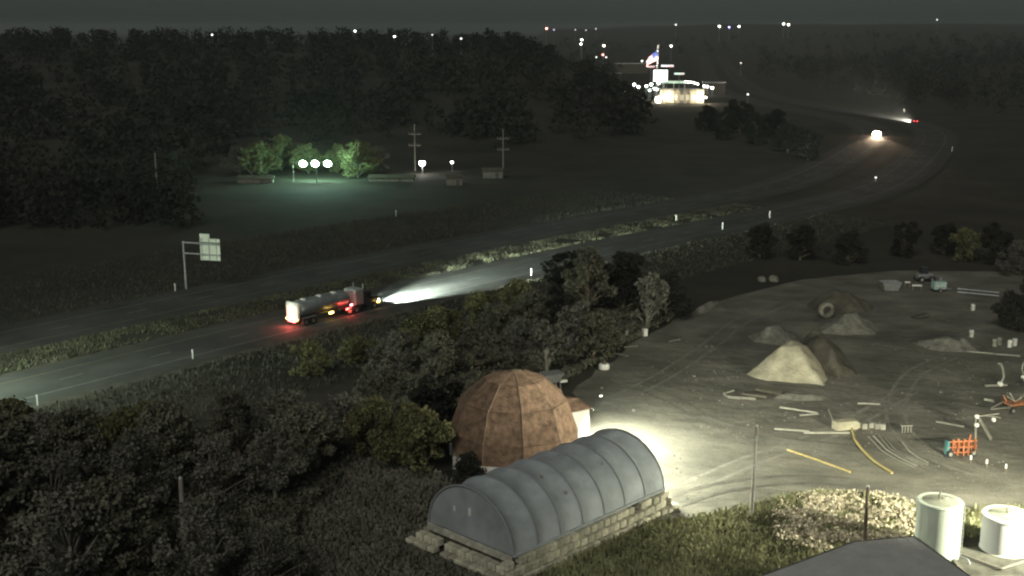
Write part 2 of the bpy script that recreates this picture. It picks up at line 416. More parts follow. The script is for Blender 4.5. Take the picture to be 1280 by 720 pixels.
for yy in (2.6, 6.2):
    b = MB(); b.box((HL + .1, yy, HZ + 2.6), (.3, .5, .35)); wl_ = b.build('wall_lamp', m_dsteel, HB)
    b = MB(); b.box((HL + .28, yy, HZ + 2.55), (.05, .4, .25)); b.build('lens', EM('wall_lens', (1, .98, .78), 8), wl_)
    lamp('wall_lamp_light', 'SPOT', (HL + .4, yy, HZ + 2.5), 5200, (.98, 1, .82), HB, (HL + 4.0, yy - 1.5, 0), rad(165), .5, .2)
b = MB(); b.box((HL / 2, HWd / 2, 0.25), (HL - 0.6, HWd - 0.4, 0.5)); b.build('salt_floor', m_rubble, HB)

# ------------------------------------------------------------------ shingled salt dome
DC = Vector((0.2, 108.1, 0))
SD = thing('salt_dome', 'brown shingled salt dome with faceted roof and white base wall behind the hoop building', 'dome', DC, rad(-10))
prof = [(6.0, 1.15), (5.95, 3.2), (4.95, 6.0), (2.8, 7.9), (0.25, 8.6)]
NG = 10
for t in range(NG):
    a0, a1 = 2 * math.pi * t / NG, 2 * math.pi * (t + 1) / NG
    for k in range(4):
        (r0, z0), (r1, z1) = prof[k], prof[k + 1]
        P = [Vector((r * math.cos(a), r * math.sin(a), z)) for r, z, a in ((r0, z0, a0), (r0, z0, a1), (r1, z1, a1), (r1, z1, a0))]
        c = sum(P, Vector()) / 4; nrm = (P[1] - P[0]).cross(P[3] - P[0]).normalized()
        pr = R.uniform(0, 0.035)
        ou = [c + (p - c) * 0.992 + nrm * (0.06 + pr) for p in P]; inn = [c + (p - c) * 0.999 - nrm * 0.03 for p in P]
        b = MB(); b.loft([inn, ou], True, True, False); b.build('roof_panel', m_shingle, SD)
    b = MB()
    for k in range(4):
        b.tube((prof[k][0] * math.cos(a0) * 1.012, prof[k][0] * math.sin(a0) * 1.012, prof[k][1] + .03), (prof[k + 1][0] * math.cos(a0) * 1.012, prof[k + 1][0] * math.sin(a0) * 1.012, prof[k + 1][1] + .05), 0.06, 0.06, 5, True, False)
    b.build('ridge_cap', m_seam, SD)
b = MB(); b.lathe((0, 0, 8.45), [(0.5, 0), (0.45, 0.2), (0.1, 0.3)], 12); b.build('vent_cap', m_seam, SD)
b = MB(); b.lathe((0, 0, 0), [(6.1, -0.3), (6.1, 1.22)], NG, False); b.build('base_wall', m_white, SD)
for t in range(NG):
    a = 2 * math.pi * t / NG; b = MB(); b.box((6.1 * math.cos(a), 6.1 * math.sin(a), 0.5), (0.3, 0.35, 1.3), a); b.build('buttress', m_white, SD)
# porch
pd = rad(43)
PT = bpy.data.objects.new('porch', None); COL.objects.link(PT); PT.parent = SD; PT.rotation_euler = (0, 0, pd)
def pbox(name, c, d, mat):
    b = MB(); b.box(c, d); return b.build(name, mat, PT)
pbox('side_wall', (5.3, -2.1, 2.1), (3.8, 0.2, 4.3), m_white); pbox('side_wall', (5.3, 2.1, 2.1), (3.8, 0.2, 4.3), m_white)
pbox('header', (7.1, 0, 4.0), (0.2, 4.0, 0.5), m_white)
b = MB(); b.add([(2.6, -2.4, 4.32), (7.4, -2.4, 4.32), (7.4, 2.4, 4.32), (2.6, 2.4, 4.32), (2.6, 0, 5.2), (7.4, 0, 4.75)], [(0, 1, 5, 4), (3, 4, 5, 2), (1, 2, 5), (0, 3, 2, 1)]); b.build('porch_roof', m_shingle, PT)
b = MB(); b.box((7.43, -1.9, 4.15), (0.12, 1.2, 0.14)); b.tube((7.4, -2.3, 4.2), (8.1, -2.6, 5.6), 0.05, 0.05, 6); b.build('lamp_bracket', m_dsteel, PT)
b = MB(); b.lathe((8.2, -2.65, 5.62), [(0.1, 0.2), (0.28, 0.05), (0.28, 0.0)], 12); b.build('lamp_hood', m_dsteel, PT)
b = MB(); b.sphere((8.2, -2.65, 5.58), 0.16, 10, 6); b.build('lamp_bulb', EM('yard_bulb', (1, 0.97, 0.75), 6), PT)
lamp('porch_lamp_light', 'SPOT', (8.2, -2.65, 5.45), 58000, (0.97, 1.0, 0.82), PT, (12.5, -5.5, -1.0), rad(158), 0.6, 0.2)

# ------------------------------------------------------------------ utility poles
def pole(name, label, base, h, r, lean=(0, 0), arm=False, mat=None, group=None, caps=True):
    t = thing(name, label, 'pole', base, 0, group)
    b = MB(); top = Vector((lean[0], lean[1], h)); pts = [Vector((0, 0, -0.5)).lerp(top, k / 5) for k in range(6)]
    b.path(pts, [r * (1.25 - 0.09 * k) for k in range(6)], 10); b.build('shaft', mat or m_wood, t)
    if caps:
        b = MB(); b.tube(top, top + Vector((0, 0, 0.12)), r * 0.75, r * 0.5, 10); b.build('pole_cap', m_steel, t)
    if arm:
        b = MB(); b.box((top.x, top.y, h - 0.6), (2.4, 0.12, 0.14)); b.build('cross_arm', m_wood, t)
        for sx in (-1.1, -0.4, 0.4, 1.1):
            b = MB(); b.lathe((top.x + sx, top.y, h - 0.53), [(0.05, 0), (0.09, 0.05), (0.05, 0.1), (0.08, 0.16), (0.02, 0.22)], 8); b.build('insulator', m_glass, t)
    return t
p1 = pole('utility_pole', 'tall grey utility pole at the edge of the lit gravel beside the weeds', G(939, 645), 7.9, 0.15, (0.15, 0), mat=M('grey_wood', (0.30, 0.27, 0.22), 0.9, scale=4, var=0.3))
for k, z in enumerate((6.9, 4.4)):
    b = MB(); b.box((0.12, -0.17, z), (0.22, 0.16, 0.4)); b.build('junction_box', m_steel, p1)
b = MB(); b.tube((0.1, -0.2, 0), (0.1, -0.2, 6.8), 0.035, 0.035, 5); b.build('conduit', m_steel, p1)
pole('utility_pole', 'dark wooden post standing among the pale weeds behind the grey roof', G(1080, 683), 5.0, 0.14, (0.0, 0))
pole('utility_pole', 'pale broken pole rising out of the dark grove at lower left', G(233, 712), 7.2, 0.22, (-0.1, 0.3), mat=m_pale_bark)
pole('utility_pole', 'lone thin pole on the far side of the highway, left of the sign', G(197, 246), 10.5, 0.17, (0, 0), mat=m_pale_bark)

# ------------------------------------------------------------------ storage tanks
def tank(label, base, r, h, mat, ladder):
    t = thing('storage_tank', label, 'tank', base, 0)
    b = MB(); b.lathe((0, 0, 0), [(r, 0), (r, h)], 40); b.build('shell', mat, t)
    for z in (0.15, h - 0.1):
        b = MB(); b.lathe((0, 0, z), [(r + 0.01, -0.06), (r + 0.05, -0.03), (r + 0.05, 0.03), (r + 0.01, 0.06)], 40); b.build('hoop_band', mat, t)
    b = MB(); b.lathe((0, 0, h), [(r - 0.02, -0.06), (r * 0.5, 0.1), (0.02, 0.18)], 40); b.build('lid', m_tanktop, t)
    b = MB(); b.lathe((0.35, 0.1, h + 0.1), [(0.3, 0), (0.3, 0.14), (0.24, 0.17)], 16); b.build('manhole', m_tanktop, t)
    b = MB(); b.path([Vector((-0.1, -0.2, h + 0.1)), Vector((-0.22, -0.3, h + 0.65)), Vector((-0.05, -0.3, h + 0.85))], [0.07, 0.07, 0.09], 8); b.build('vent_pipe', m_pipe, t)
    if ladder:
        a = rad(-38); px_, py_ = math.cos(a), math.sin(a); q = Vector((-py_, px_, 0)) * 0.2
        for s_ in (-1, 1):
            b = MB(); b.tube(Vector((px_ * (r + .14), py_ * (r + .14), 0)) + q * s_, Vector((px_ * (r + .14), py_ * (r + .14), h + 0.1)) + q * s_, 0.03, 0.03, 5); b.build('ladder_rail', m_steel, t)
        for k in range(14):
            b = MB(); z = 0.3 + k * 0.34
            if z < h: b.tube(Vector((px_ * (r + .14), py_ * (r + .14), z)) + q, Vector((px_ * (r + .14), py_ * (r + .14), z)) - q, 0.02, 0.02, 5); b.build('ladder_rung', m_steel, t)
    b = MB(); b.path([Vector((r * 0.8, -r * 0.75, 0.5)), Vector((r * 1.05, -r, 0.5)), Vector((r * 1.15, -r * 1.1, 0.1))], [0.08, 0.08, 0.08], 8); b.build('outlet_pipe', m_steel, t)
    return t
tank('taller greenish white tank with a ladder beside the grey roof', (32.9, 86.6, 0), 1.68, 4.55, m_tank, True)
tank('shorter glaring white tank at the right edge, beside the taller tank', (38.6, 87.6, 0), 1.85, 3.0, m_tank2, False)
t = thing('containment_slab', 'low concrete pad with kerb under the shorter white tank', 'slab', (38.2, 85.0, 0))
b = MB(); b.box((0, 0, 0.08), (9.0, 5.6, 0.16)); b.build('slab', M('stained_slab', (0.10, 0.098, 0.078), 0.9, scale=0.7, var=0.5), t)
for c, d in (((0, -2.8, 0.2), (9.2, 0.25, 0.4)), ((-4.5, 0, 0.2), (0.25, 5.4, 0.4)), ((4.5, 0, 0.2), (0.25, 5.4, 0.4))):
    b = MB(); b.box(c, d); b.build('kerb', m_rubble, t)
b = MB(); b.path([Vector((-3.6, 1.2, .3)), Vector((-1.5, -1.5, .35)), Vector((0.6, -0.4, .4)), Vector((2.5, -0.2, .4))], [0.09] * 4, 8); b.build('hose', m_pipe, t)
t = thing('transfer_pump', 'small pale pump unit at the right edge below the white tank', 'pump', (40.0, 83.9, 0.16), 0.4)
b = MB(); b.box((0, 0, 0.1), (1.1, 0.6, 0.2)); b.build('skid', m_dsteel, t)
b = MB(); b.tube((-0.4, 0, 0.5), (0.25, 0, 0.5), 0.26, 0.26, 14); b.build('motor', m_white, t)
b = MB(); b.tube((0.25, 0, 0.45), (0.5, 0, 0.45), 0.32, 0.3, 14); b.tube((0.4, 0, 0.7), (0.4, 0, 1.2), 0.09, 0.09, 8); b.build('pump_head', m_pipe, t)

# ------------------------------------------------------------------ equipment house, hip roof below the camera
t = thing('equipment_house', 'small building with plain grey clipped-corner roof at the bottom right', 'building', (27.0, 76.0, 0))
RP = [Vector(p) for p in ((-2.8, 3.1, 4.5), (1.7, 4.0, 4.5), (4.3, -5.2, 4.3), (-15.0, -5.2, 4.3))]
def ring_(off, z0): 
    c_ = sum(RP, Vector()) / 4; return [Vector((c_.x + (p.x - c_.x) * off, c_.y + (p.y - c_.y) * off, p.z + z0)) for p in RP]
b = MB(); b.loft([ring_(1, -.16), ring_(1, 0)], True, True, False); b.build('roof', m_roof, t)
b = MB()
for k in range(4): b.tube(ring_(1.004, .01)[k], ring_(1.004, .01)[(k + 1) % 4], .06, .06, 6)
b.build('roof_edge', M('edge_metal', (0.12, 0.12, 0.115), 0.7), t)
for k in range(1, 7):
    f = k / 7; a_, c_ = RP[0].lerp(RP[1], f), RP[3].lerp(RP[2], f); b = MB(); b.tube(a_ + Vector((0, -.1, .005)), c_ + Vector((0, 0, .005)), .028, .028, 4); b.build('roof_seam', m_roof, t)
b = MB(); b.loft([[Vector((p.x, p.y, 0)) for p in ring_(.94, 0)], ring_(.94, -.17)], True, True, False); b.build('wall', m_wall, t)

# ------------------------------------------------------------------ yard light on a pole, right of the frame; two more unseen lights added
def flood_pole(label, base, h, aims, power, col, spot=120):
    t = thing('unseen_light_pole', label, 'light pole', base)
    b = MB(); b.tube((0, 0, -0.3), (0, 0, h), 0.14, 0.09, 10); b.build('pole', m_steel, t)
    b = MB(); b.box((0, 0, h), (1.6, 0.1, 0.1)); b.build('cross_bar', m_steel, t)
    for k, a in enumerate(aims):
        o = Vector((-0.6 + 1.2 * k / max(1, len(aims) - 1), 0, h + 0.3)); d = (Vector(a) - Vector(base) - o).normalized()
        b = MB(); b.tube(o - d * 0.25, o + d * 0.12, 0.14, 0.3, 14); b.build('lamp_head', m_dsteel, t)
        b = MB(); b.tube(o + d * 0.121, o + d * 0.14, 0.27, 0.27, 14); b.build('lens', EM('flood_lens', (1, 0.97, 0.8), 8), t)
        lamp('flood_light', 'SPOT', o + d * 0.2, power, col, t, o + d * 5, rad(spot), 1.0, 0.25)
    return t
flood_pole('tall floodlight pole lighting the tanks from beyond the right edge', (48.5, 78.0, 0), 10.5, [(33.5, 92, 0), (45, 112, 0)], 88000, (1.0, 0.98, 0.76), 88)
flood_pole('added unseen spot mast beyond the right edge aimed at the brown dome', (57.0, 84.0, 0), 31.0, [(0.5, 108.0, 4.5)], 200000, (1.0, 0.96, 0.80), 17)  # added mast, its height and narrow beam chosen to light the dome alone
flood_pole('unseen light pole added beyond the left edge to light the highway', (-72.0, 118.0, 0), 11.0, [(-50, 136, 0)], 88000, (0.8, 1.0, 0.8), 110)  # added lamp out of view, brightens the road at the left

# ------------------------------------------------------------------ trees
def crown_np(rng, h, rx, nl, leaf, gap=0.0, low=0.25):
    """leaf faces in lumpy clumps round limb ends; returns C,U,V and the limb list"""
    limbs = []; C = []
    nc = int(rng.integers(24, 32)); off = rng.normal(size=2) * rx * .12
    for i in range(nc):
        f = (i + 0.5) / nc; z = h * (low + (0.97 - low) * f ** 0.8)
        env = math.sin(math.pi * min(1, 0.22 + 0.76 * (z / h - low) / (1 - low))) ** 0.7
        a = i * 2.4 + rng.uniform(-.5, .5); rr = rx * env * rng.uniform(0.25, 1.12)
        p = np.array([rr * math.cos(a) + off[0], rr * math.sin(a) + off[1], z + rng.uniform(-.05, .05) * h]); limbs.append(p)
        cr = rx * rng.uniform(0.14, 0.42); n = int(nl / nc * (cr / (rx * 0.30)) ** 2 * rng.uniform(.35, 1.25))
        d = rng.normal(size=(n, 3)); d /= np.linalg.norm(d, axis=1)[:, None]
        rad_ = cr * rng.uniform(0.25, 1.0, size=(n, 1)) ** 0.45
        q = p + d * rad_ * np.array([1, 1, rng.uniform(.55, 1.0)]); C.append(q + rng.normal(size=q.shape) * 0.12)
    C = np.concatenate(C); C = C[C[:, 2] > h * low * 0.55]; n = len(C)
    U = rng.normal(size=(n, 3)); U /= np.linalg.norm(U, axis=1)[:, None]
    W = rng.normal(size=(n, 3)); V = np.cross(U, W); V /= np.linalg.norm(V, axis=1)[:, None]
    s_ = leaf * rng.uniform(0.4, 1.5, size=(n, 1))
    return C, U * s_, V * s_ * 0.6, limbs
def make_tree_meshes(seed, h, rx, nl, leaf, low, mat, barkm):
    rng = np.random.default_rng(seed); C, U, V, limbs = crown_np(rng, h, rx, nl, leaf, low=low)
    o = quads_np('crown', C, U, V, mat); me = o.data; bpy.data.objects.remove(o)
    b = MB(); top = Vector((rng.uniform(-.3, .3), rng.uniform(-.3, .3), h * 0.72)); r0 = 0.028 * h
    pts = [Vector((0, 0, -0.6)).lerp(top, k / 6) + Vector((rng.uniform(-.12, .12), rng.uniform(-.12, .12), 0)) * (k > 0) for k in range(7)]
    b.path(pts, [r0 * (1.15 - 0.15 * k) for k in range(7)], 8)
    for p in limbs:
        st = pts[1 + int(min(4, 5 * max(0, p[2] / h - 0.15)))]; e = Vector(p); mid = st.lerp(e, 0.5) + Vector((0, 0, 0.06 * h * rng.uniform(-.4, .6)))
        b.path([st, mid, e], [r0 * 0.46, r0 * 0.32, r0 * 0.12], 5)
    tm = b.mesh('trunk'); tm.materials.append(barkm); return me, tm
TV = {
 'a': make_tree_meshes(1, 10, 4.2, 11000, 0.165, 0.22, m_leaf, m_bark), 'b': make_tree_meshes(2, 9, 4.6, 6000, 0.15, 0.18, m_leaf2, m_bark),
 'c': make_tree_meshes(3, 11, 3.8, 10500, 0.165, 0.25, m_leaf, m_bark), 'd': make_tree_meshes(4, 7, 3.6, 8000, 0.14, 0.12, m_leafy, m_pale_bark),
 'e': make_tree_meshes(5, 12, 5.0, 6500, 0.17, 0.3, m_leaf2, m_pale_bark), 'f': make_tree_meshes(6, 5, 2.8, 5000, 0.13, 0.08, m_leafy, m_bark),
 'h': make_tree_meshes(9, 10, 4.4, 9000, 0.19, 0.12, m_hill, m_bark), 'i': make_tree_meshes(10, 8, 4.2, 9000, 0.17, 0.08, m_hill, m_bark),
 'g': make_tree_meshes(8, 9, 3.4, 2200, 0.20, 0.3, m_leaf2, m_pale_bark)}
def tree(var, u, v, s, label, group=None, name='tree'):
    p = G(u, v); p.z = terrain(p.x, p.y)
    o = thing(name, label, 'bush' if name == 'bush' else 'tree', p, R.uniform(0, 6.28), group); o.scale = (s * R.uniform(.9, 1.1), s * R.uniform(.9, 1.1), s)
    link('crown', TV[var][0], None, o); link('trunk', TV[var][1], None, o); return o
gr = 'trees of the dark grove at lower left'
for (u, v, var, s, lab) in [
   (20, 640, 'a', .8, 'dark tree at the left edge of the grove, above the bottom corner'), (75, 690, 'b', .85, 'broad grey-leaved tree near the bottom left corner of the grove'), (110, 620, 'c', .72, 'narrow dark tree in the middle of the left half of the grove'),
   (30, 740, 'c', .9, 'tall dark tree cut by the bottom left corner'), (150, 735, 'a', .8, 'dark tree cut by the bottom edge, left of the pale broken pole'), (165, 655, 'e', .65, 'wide grey-leaved tree just left of the pale broken pole'),
   (215, 600, 'a', .7, 'dark tree right behind the top of the pale broken pole'), (270, 640, 'b', .7, 'grey-leaved tree just right of the pale broken pole'), (268, 748, 'e', .6, 'tree cut by the bottom edge, right of the pale broken pole'), (335, 748, 'b', .55, 'rightmost tree of the grove cut by the bottom edge'),
   (300, 580, 'c', .62, 'narrow dark tree behind the grey-leaved tree right of the pale pole'), (350, 560, 'b', .65, 'grey-leaved tree in the back row of the grove, below the lorry'), (60, 590, 'b', .6, 'grey-leaved tree in the back row of the grove at the left'),
   (-20, 590, 'a', .65, 'tree half outside the left edge beside the highway verge'), (-40, 690, 'a', .9, 'tree mostly outside the left edge near the bottom corner'), (390, 590, 'a', .62, 'dark tree at the right end of the grove facing the open grass'),
   (345, 625, 'e', .55, 'grey tree at the front right corner of the grove by the open grass'), (430, 560, 'b', .6, 'last grey-leaved tree of the back row before the yellow-green trees'), (200, 560, 'f', 1.0, 'low light bush on the verge behind the grove, right of centre'), (140, 578, 'f', 1.0, 'low light bush on the verge behind the grove, at its middle'), (10, 560, 'f', .9, 'low light bush on the verge at the far left edge'), (90, 765, 'e', .7, 'grey tree peeping over the bottom edge between two dark trees')]:
    tree(var, u, v, s, lab, gr, 'bush' if var == 'f' else 'tree')
tree('d', 515, 588, .85, 'faintly lit yellow-green tree just left of the brown dome')
tree('d', 468, 572, .8, 'faintly lit small tree second to the left of the brown dome')
tree('h', 552, 552, .66, 'dark round tree tucked behind the left side of the brown dome')
tree('i', 585, 604, .33, 'dark low bush at the foot of the brown dome by the gable', name='bush')
tree('f', 395, 470, .8, 'low bush on the verge below the highway left of the tree line', name='bush')
tree('f', 440, 455, .7, 'dim bush at the verge just below the tanker lorry', name='bush')
ORD = ['leftmost', 'second from left', 'third from left', 'fourth from left', 'fifth from left', 'sixth from left', 'seventh from left', 'eighth from left', 'ninth from left', 'rightmost']
gm = 'trees between the highway and the yard'
for k, (u, v, var, s) in enumerate([(500, 470, 'b', .6), (520, 440, 'f', 1.0), (545, 480, 'a', .6), (560, 425, 'f', .9), (590, 470, 'c', .55), (610, 410, 'f', 1.0), (620, 440, 'a', .6), (655, 455, 'b', .62), (662, 415, 'a', .55), (700, 430, 'h', .6)]):
    tree(var, u, v, s, ('low bush, ' if var == 'f' else 'dark tree, ') + ORD[k] + ' in the belt between lorry and brown dome', gm, 'bush' if var == 'f' else 'tree')
tree('g', 682, 474, .72, 'slender pale-trunked tree right behind the brown dome peak')
tree('g', 716, 446, .75, 'pale-trunked leaning tree just left of the rounded green tree')
tree('a', 742, 452, .62, 'rounded dark green tree at the left corner of the yard')
tree('c', 735, 400, .92, 'tallest dark tree hiding the highway beyond the headlight beam')
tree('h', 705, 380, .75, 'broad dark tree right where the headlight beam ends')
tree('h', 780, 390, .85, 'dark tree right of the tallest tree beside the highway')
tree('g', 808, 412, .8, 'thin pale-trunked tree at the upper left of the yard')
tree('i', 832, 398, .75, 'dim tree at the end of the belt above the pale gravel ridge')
tree('f', 640, 395, 1.0, 'low shrub on the verge under the headlight beam', name='bush')
gf_ = 'trees on the dark rise right of the highway'
O7 = ORD[:6] + ['rightmost']
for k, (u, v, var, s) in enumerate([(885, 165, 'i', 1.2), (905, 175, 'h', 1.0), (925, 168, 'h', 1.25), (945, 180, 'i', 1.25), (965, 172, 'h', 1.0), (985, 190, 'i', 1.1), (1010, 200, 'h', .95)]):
    tree(var, u, v, s, 'dark tree, ' + O7[k] + ' in the clump between truck stop and highway bend', gf_)
for k, (u, v, var, s) in enumerate([(950, 322, 'i', .7), (1000, 325, 'h', .6), (1060, 330, 'i', .65), (1130, 322, 'h', .6), (1180, 318, 'i', .65), (1215, 325, 'f', 1.1), (1245, 330, 'h', .65), (1265, 412, 'i', .6), (1275, 345, 'b', .65), (1292, 395, 'h', .55)]):
    tree(var, u, v, s, 'dim scrubby tree, ' + ORD[k] + ' along the back edge of the yard', 'scrub along the back of the yard')
# trees lit green by the floodlights
gg = 'trees round the three floodlights'
for (u, v, var, s, lab) in [(326, 221, 'd', 1.3, 'green-lit tree left of the three floodlights'), (352, 213, 'd', 1.35, 'green-lit tree directly behind the leftmost floodlight'), (386, 217, 'd', 1.15, 'brightly lit green tree behind the middle floodlight'),
    (448, 222, 'd', 1.35, 'bright green tree right of the three floodlights'), (422, 216, 'd', 1.1, 'green-lit tree between the floodlights and the bright green tree'), (468, 218, 'b', .85, 'dimmer green tree rightmost of the floodlit clump'), (300, 218, 'b', .85, 'dim tree leftmost of the floodlit clump')]:
    tree(var, u, v, s, lab, gg)

# woods on the hillside: one mass
def wood(name, label, spots, mat, seed, per=150, leaf=0.55):
    rng = np.random.default_rng(seed); Cs, Us, Vs = [], [], []
    base = []
    for k in range(6):
        C, U, V, _ = crown_np(rng, 10, 4.6, per * 1.0, leaf, low=0.1); base.append((C, U, V))
    for (x, y, s) in spots:
        C, U, V = base[int(rng.integers(6))]; a = rng.uniform(0, 6.28); ca, sa = math.cos(a), math.sin(a); Rm = np.array([[ca, -sa, 0], [sa, ca, 0], [0, 0, 1]])
        Cs.append(C @ Rm.T * s + np.array([x, y, terrain(x, y) - 0.8])); Us.append(U @ Rm.T * s); Vs.append(V @ Rm.T * s)
    o = quads_np(name, np.concatenate(Cs), np.concatenate(Us), np.concatenate(Vs), mat); tag(o, label, 'woodland', kind='stuff'); return o
sp = []
while len(sp) < 900:
    y = R.uniform(345, 830); x = R.uniform(-0.46 * y - 20, 70)
    z = terrain(x, y)
    if z < 2.0 and not (x < -90 and y > 300 and R.random() < 0.8): continue
    if math.hypot(x + 55, y - 330) < 34: continue
    if x > 62 or (y > 780 and R.random() < .3): continue
    sp.append((x, y, R.choice((.6, .8, .9, 1.0, 1.1, 1.25)) * R.uniform(.9, 1.1)))
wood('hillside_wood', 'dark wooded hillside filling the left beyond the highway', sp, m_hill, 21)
sp = []
while len(sp) < 240:
    y = R.uniform(240, 335); x = R.uniform(-0.46 * y - 10, -0.27 * y)
    if nearest_hw((x, y)) and y < 170 + (-x) * 0.35 + 30: pass
    sp.append((x, y, R.uniform(0.5, 0.9)))
wood('lowland_wood', 'black mass of trees at the left edge under the hill', sp, m_hill, 22, 120)
sp = []
while len(sp) < 420:
    y = R.uniform(330, 1500); x = R.uniform(0.20 * y, 0.46 * y)
    p, _ = min(((h, 0) for h in HW), key=lambda q: (q[0] - Vector((x, y, 0))).length)
    d = (p - Vector((x, y, 0))).length
    if d < 46 or (x < p.x + 40): continue
    sp.append((x, y, R.uniform(0.6, 1.1)))
wood('far_wood', 'scattered dark woodland on the right beyond the highway bend', sp, m_hill, 23, 110)
sp = []
for k in range(330):
    y = R.uniform(1000, 2600); x = R.uniform(0.02 * y + 40, 0.5 * y); 
    if 0.09 * y < x < 0.2 * y and y < 1900: continue
    sp.append((x, y, R.uniform(0.8, 1.5)))
wood('distant_wood', 'faint tree lines on the far plain under the horizon', sp, m_hill, 24, 60, 0.9)

# ------------------------------------------------------------------ grass and weeds: stuff
def blades(name, label, pts, h, mat, w_=0.05, cat='grass', spread=0.5, seed=1):
    rng = np.random.default_rng(seed); n = len(pts); P = np.array(pts, dtype=float)
    hh = h * rng.uniform(0.45, 1.25, n); a = rng.uniform(0, 6.28, n); ln = rng.uniform(-spread, spread, (n, 2))
    V = np.stack([ln[:, 0] * hh / 2, ln[:, 1] * hh / 2, hh / 2], 1); U = np.stack([np.cos(a), np.sin(a), 0 * a], 1) * (w_ * rng.uniform(.6, 1.5, n))[:, None]
    o = quads_np(name, P + V, U, V, mat); tag(o, label, cat, kind='stuff'); return o
def in_poly(p, poly):
    c = False; n = len(poly)
    for i in range(n):
        a, b_ = poly[i], poly[i - 1]
        if (a[1] > p[1]) != (b_[1] > p[1]) and p[0] < (b_[0] - a[0]) * (p[1] - a[1]) / (b_[1] - a[1]) + a[0]: c = not c
    return c
YP = [tuple(G(u, v))[:2] for u, v in yard_px]
m_grass = M('grass_blade', (0.06, 0.06, 0.042), 0.85, scale=0.4, var=0.45)
m_weed = M('weed_blade', (0.24, 0.245, 0.125), 0.85, scale=0.16, var=0.6)
m_straw = M('pale_weed_head', (0.68, 0.60, 0.43), 0.9, scale=0.8, var=0.35)
pts = []
while len(pts) < 26000:
    u, v = R.uniform(650, 1330), R.uniform(598, 745); p = G(u, v)
    if in_poly((p.x, p.y), YP): continue
    q = Matrix.Rotation(-math.atan2(UY, UX), 2) @ Vector((p.x - 0.1, p.y - 82.8))
    if -1.8 < q.x < HL + 1 and -1.3 < q.y < HWd + 1: continue
    if 32.5 < p.x < 43 and 82 < p.y < 90: continue
    if p.x > 12 and p.y < 80.6 and p.x < 32: continue
    pts.append((p.x, p.y, -0.02))
blades('grass_bank', 'tall rough grass bank beside the gravel yard', pts, 0.42, m_weed, 0.05, seed=3)
pts = []
while len(pts) < 6500:
    u, v = R.uniform(965, 1160), R.uniform(620, 700); p = G(u, v)
    if abs((u - 1060) / 105.0) ** 2 + abs((v - 655) / 42.0) ** 2 > R.uniform(.5, 1.1) or in_poly((p.x, p.y), YP): continue
    if mnoise.noise(Vector((p.x * 0.6, p.y * 0.6, 0))) < -0.18 + R.uniform(-.2, .2): continue
    pts.append((p.x, p.y, R.uniform(0.2, 0.7)))
P_ = np.array(pts); U_ = NR.normal(size=P_.shape); U_ /= np.linalg.norm(U_, axis=1)[:, None]; V_ = np.cross(U_, NR.normal(size=P_.shape)); V_ /= np.linalg.norm(V_, axis=1)[:, None]
sz = NR.uniform(0.025, 0.095, (len(P_), 1)); tag(quads_np('weed_patch', P_, U_ * sz, V_ * sz, m_straw), 'patch of pale dry seed-headed weeds between the poles', 'weeds', kind='stuff')
pts = []
for k in range(52000):
    d = 100 + 230 * R.random() ** 1.7; off = R.uniform(7.2, 15.2); p, _ = on_hw(d, off)
    if mnoise.noise(Vector((p.x * 0.25, p.y * 0.25, 5))) > -0.1 + R.uniform(-.3, .3): pts.append((p.x, p.y, 0))
blades('median_grass', 'tufted grass strip between the two carriageways', pts, 0.34, M('median_blade', (0.085, 0.085, 0.05), 0.85, scale=0.15, var=0.6), 0.035, seed=5)
pts = []
for k in range(60000):
    d = R.uniform(60, 330); off = R.choice((R.uniform(-26, -8), R.uniform(30, 60))); p, _ = on_hw(d, off); pts.append((p.x, p.y, 0))
blades('verge_grass', 'dark rough grass on the outer verges of the highway', pts, 0.36, m_grass, 0.055, seed=6)
pts = []
for k in range(26000):
    u, v = R.uniform(300, 660), R.uniform(540, 740); p = G(u, v)
    q = Matrix.Rotation(-math.atan2(UY, UX), 2) @ Vector((p.x - 0.1, p.y - 82.8))
    if -1.8 < q.x < HL + 1 and -1.3 < q.y < HWd + 1: continue
    if (Vector((p.x, p.y, 0)) - DC).length < 8: continue
    pts.append((p.x, p.y, 0))
blades('shaded_grass', 'dim grass in front of the hoop building gable', pts, 0.4, M('lawn_blade', (0.14, 0.135, 0.10), 0.85, scale=0.3, var=0.3), 0.09, seed=8)

def scrub(name, label, poly, n, hmax, mat, seed, sz0=.07, sz1=.17):
    us, vs_ = [q[0] for q in poly], [q[1] for q in poly]; out = []
    while len(out) < n:
        u, v = R.uniform(min(us), max(us)), R.uniform(min(vs_), max(vs_))
        if not in_poly((u, v), poly): continue
        p = G(u, v)
        if in_poly((p.x, p.y), YP): continue
        hh = hmax * max(.12, .55 + .9 * mnoise.noise(Vector((p.x * .33, p.y * .33, seed))))
        out.append((p.x, p.y, hh * R.random() ** .5))
    P_ = np.array(out); rng = np.random.default_rng(seed); U_ = rng.normal(size=P_.shape); U_ /= np.linalg.norm(U_, axis=1)[:, None]; V_ = np.cross(U_, rng.normal(size=P_.shape)); V_ /= np.linalg.norm(V_, axis=1)[:, None]
    z_ = rng.uniform(sz0, sz1, (n, 1)); return tag(quads_np(name, P_, U_ * z_, V_ * z_ * .6, mat), label, 'undergrowth', kind='stuff')
scrub('grove_undergrowth', 'tangled undergrowth below the grove at lower left', [(-60, 560), (200, 540), (460, 545), (420, 610), (370, 660), (380, 780), (-60, 780)], 60000, 1.9, m_leaf, 31)
scrub('belt_undergrowth', 'tangled undergrowth below the tree belt behind the brown dome', [(440, 500), (470, 440), (620, 392), (700, 372), (850, 388), (838, 404), (760, 455), (700, 478), (560, 520), (470, 560)], 60000, 1.7, m_leaf, 32)
m_stone = M('loose_stone', (.15, .145, .12), .95, scale=2, var=.4)
b = MB()
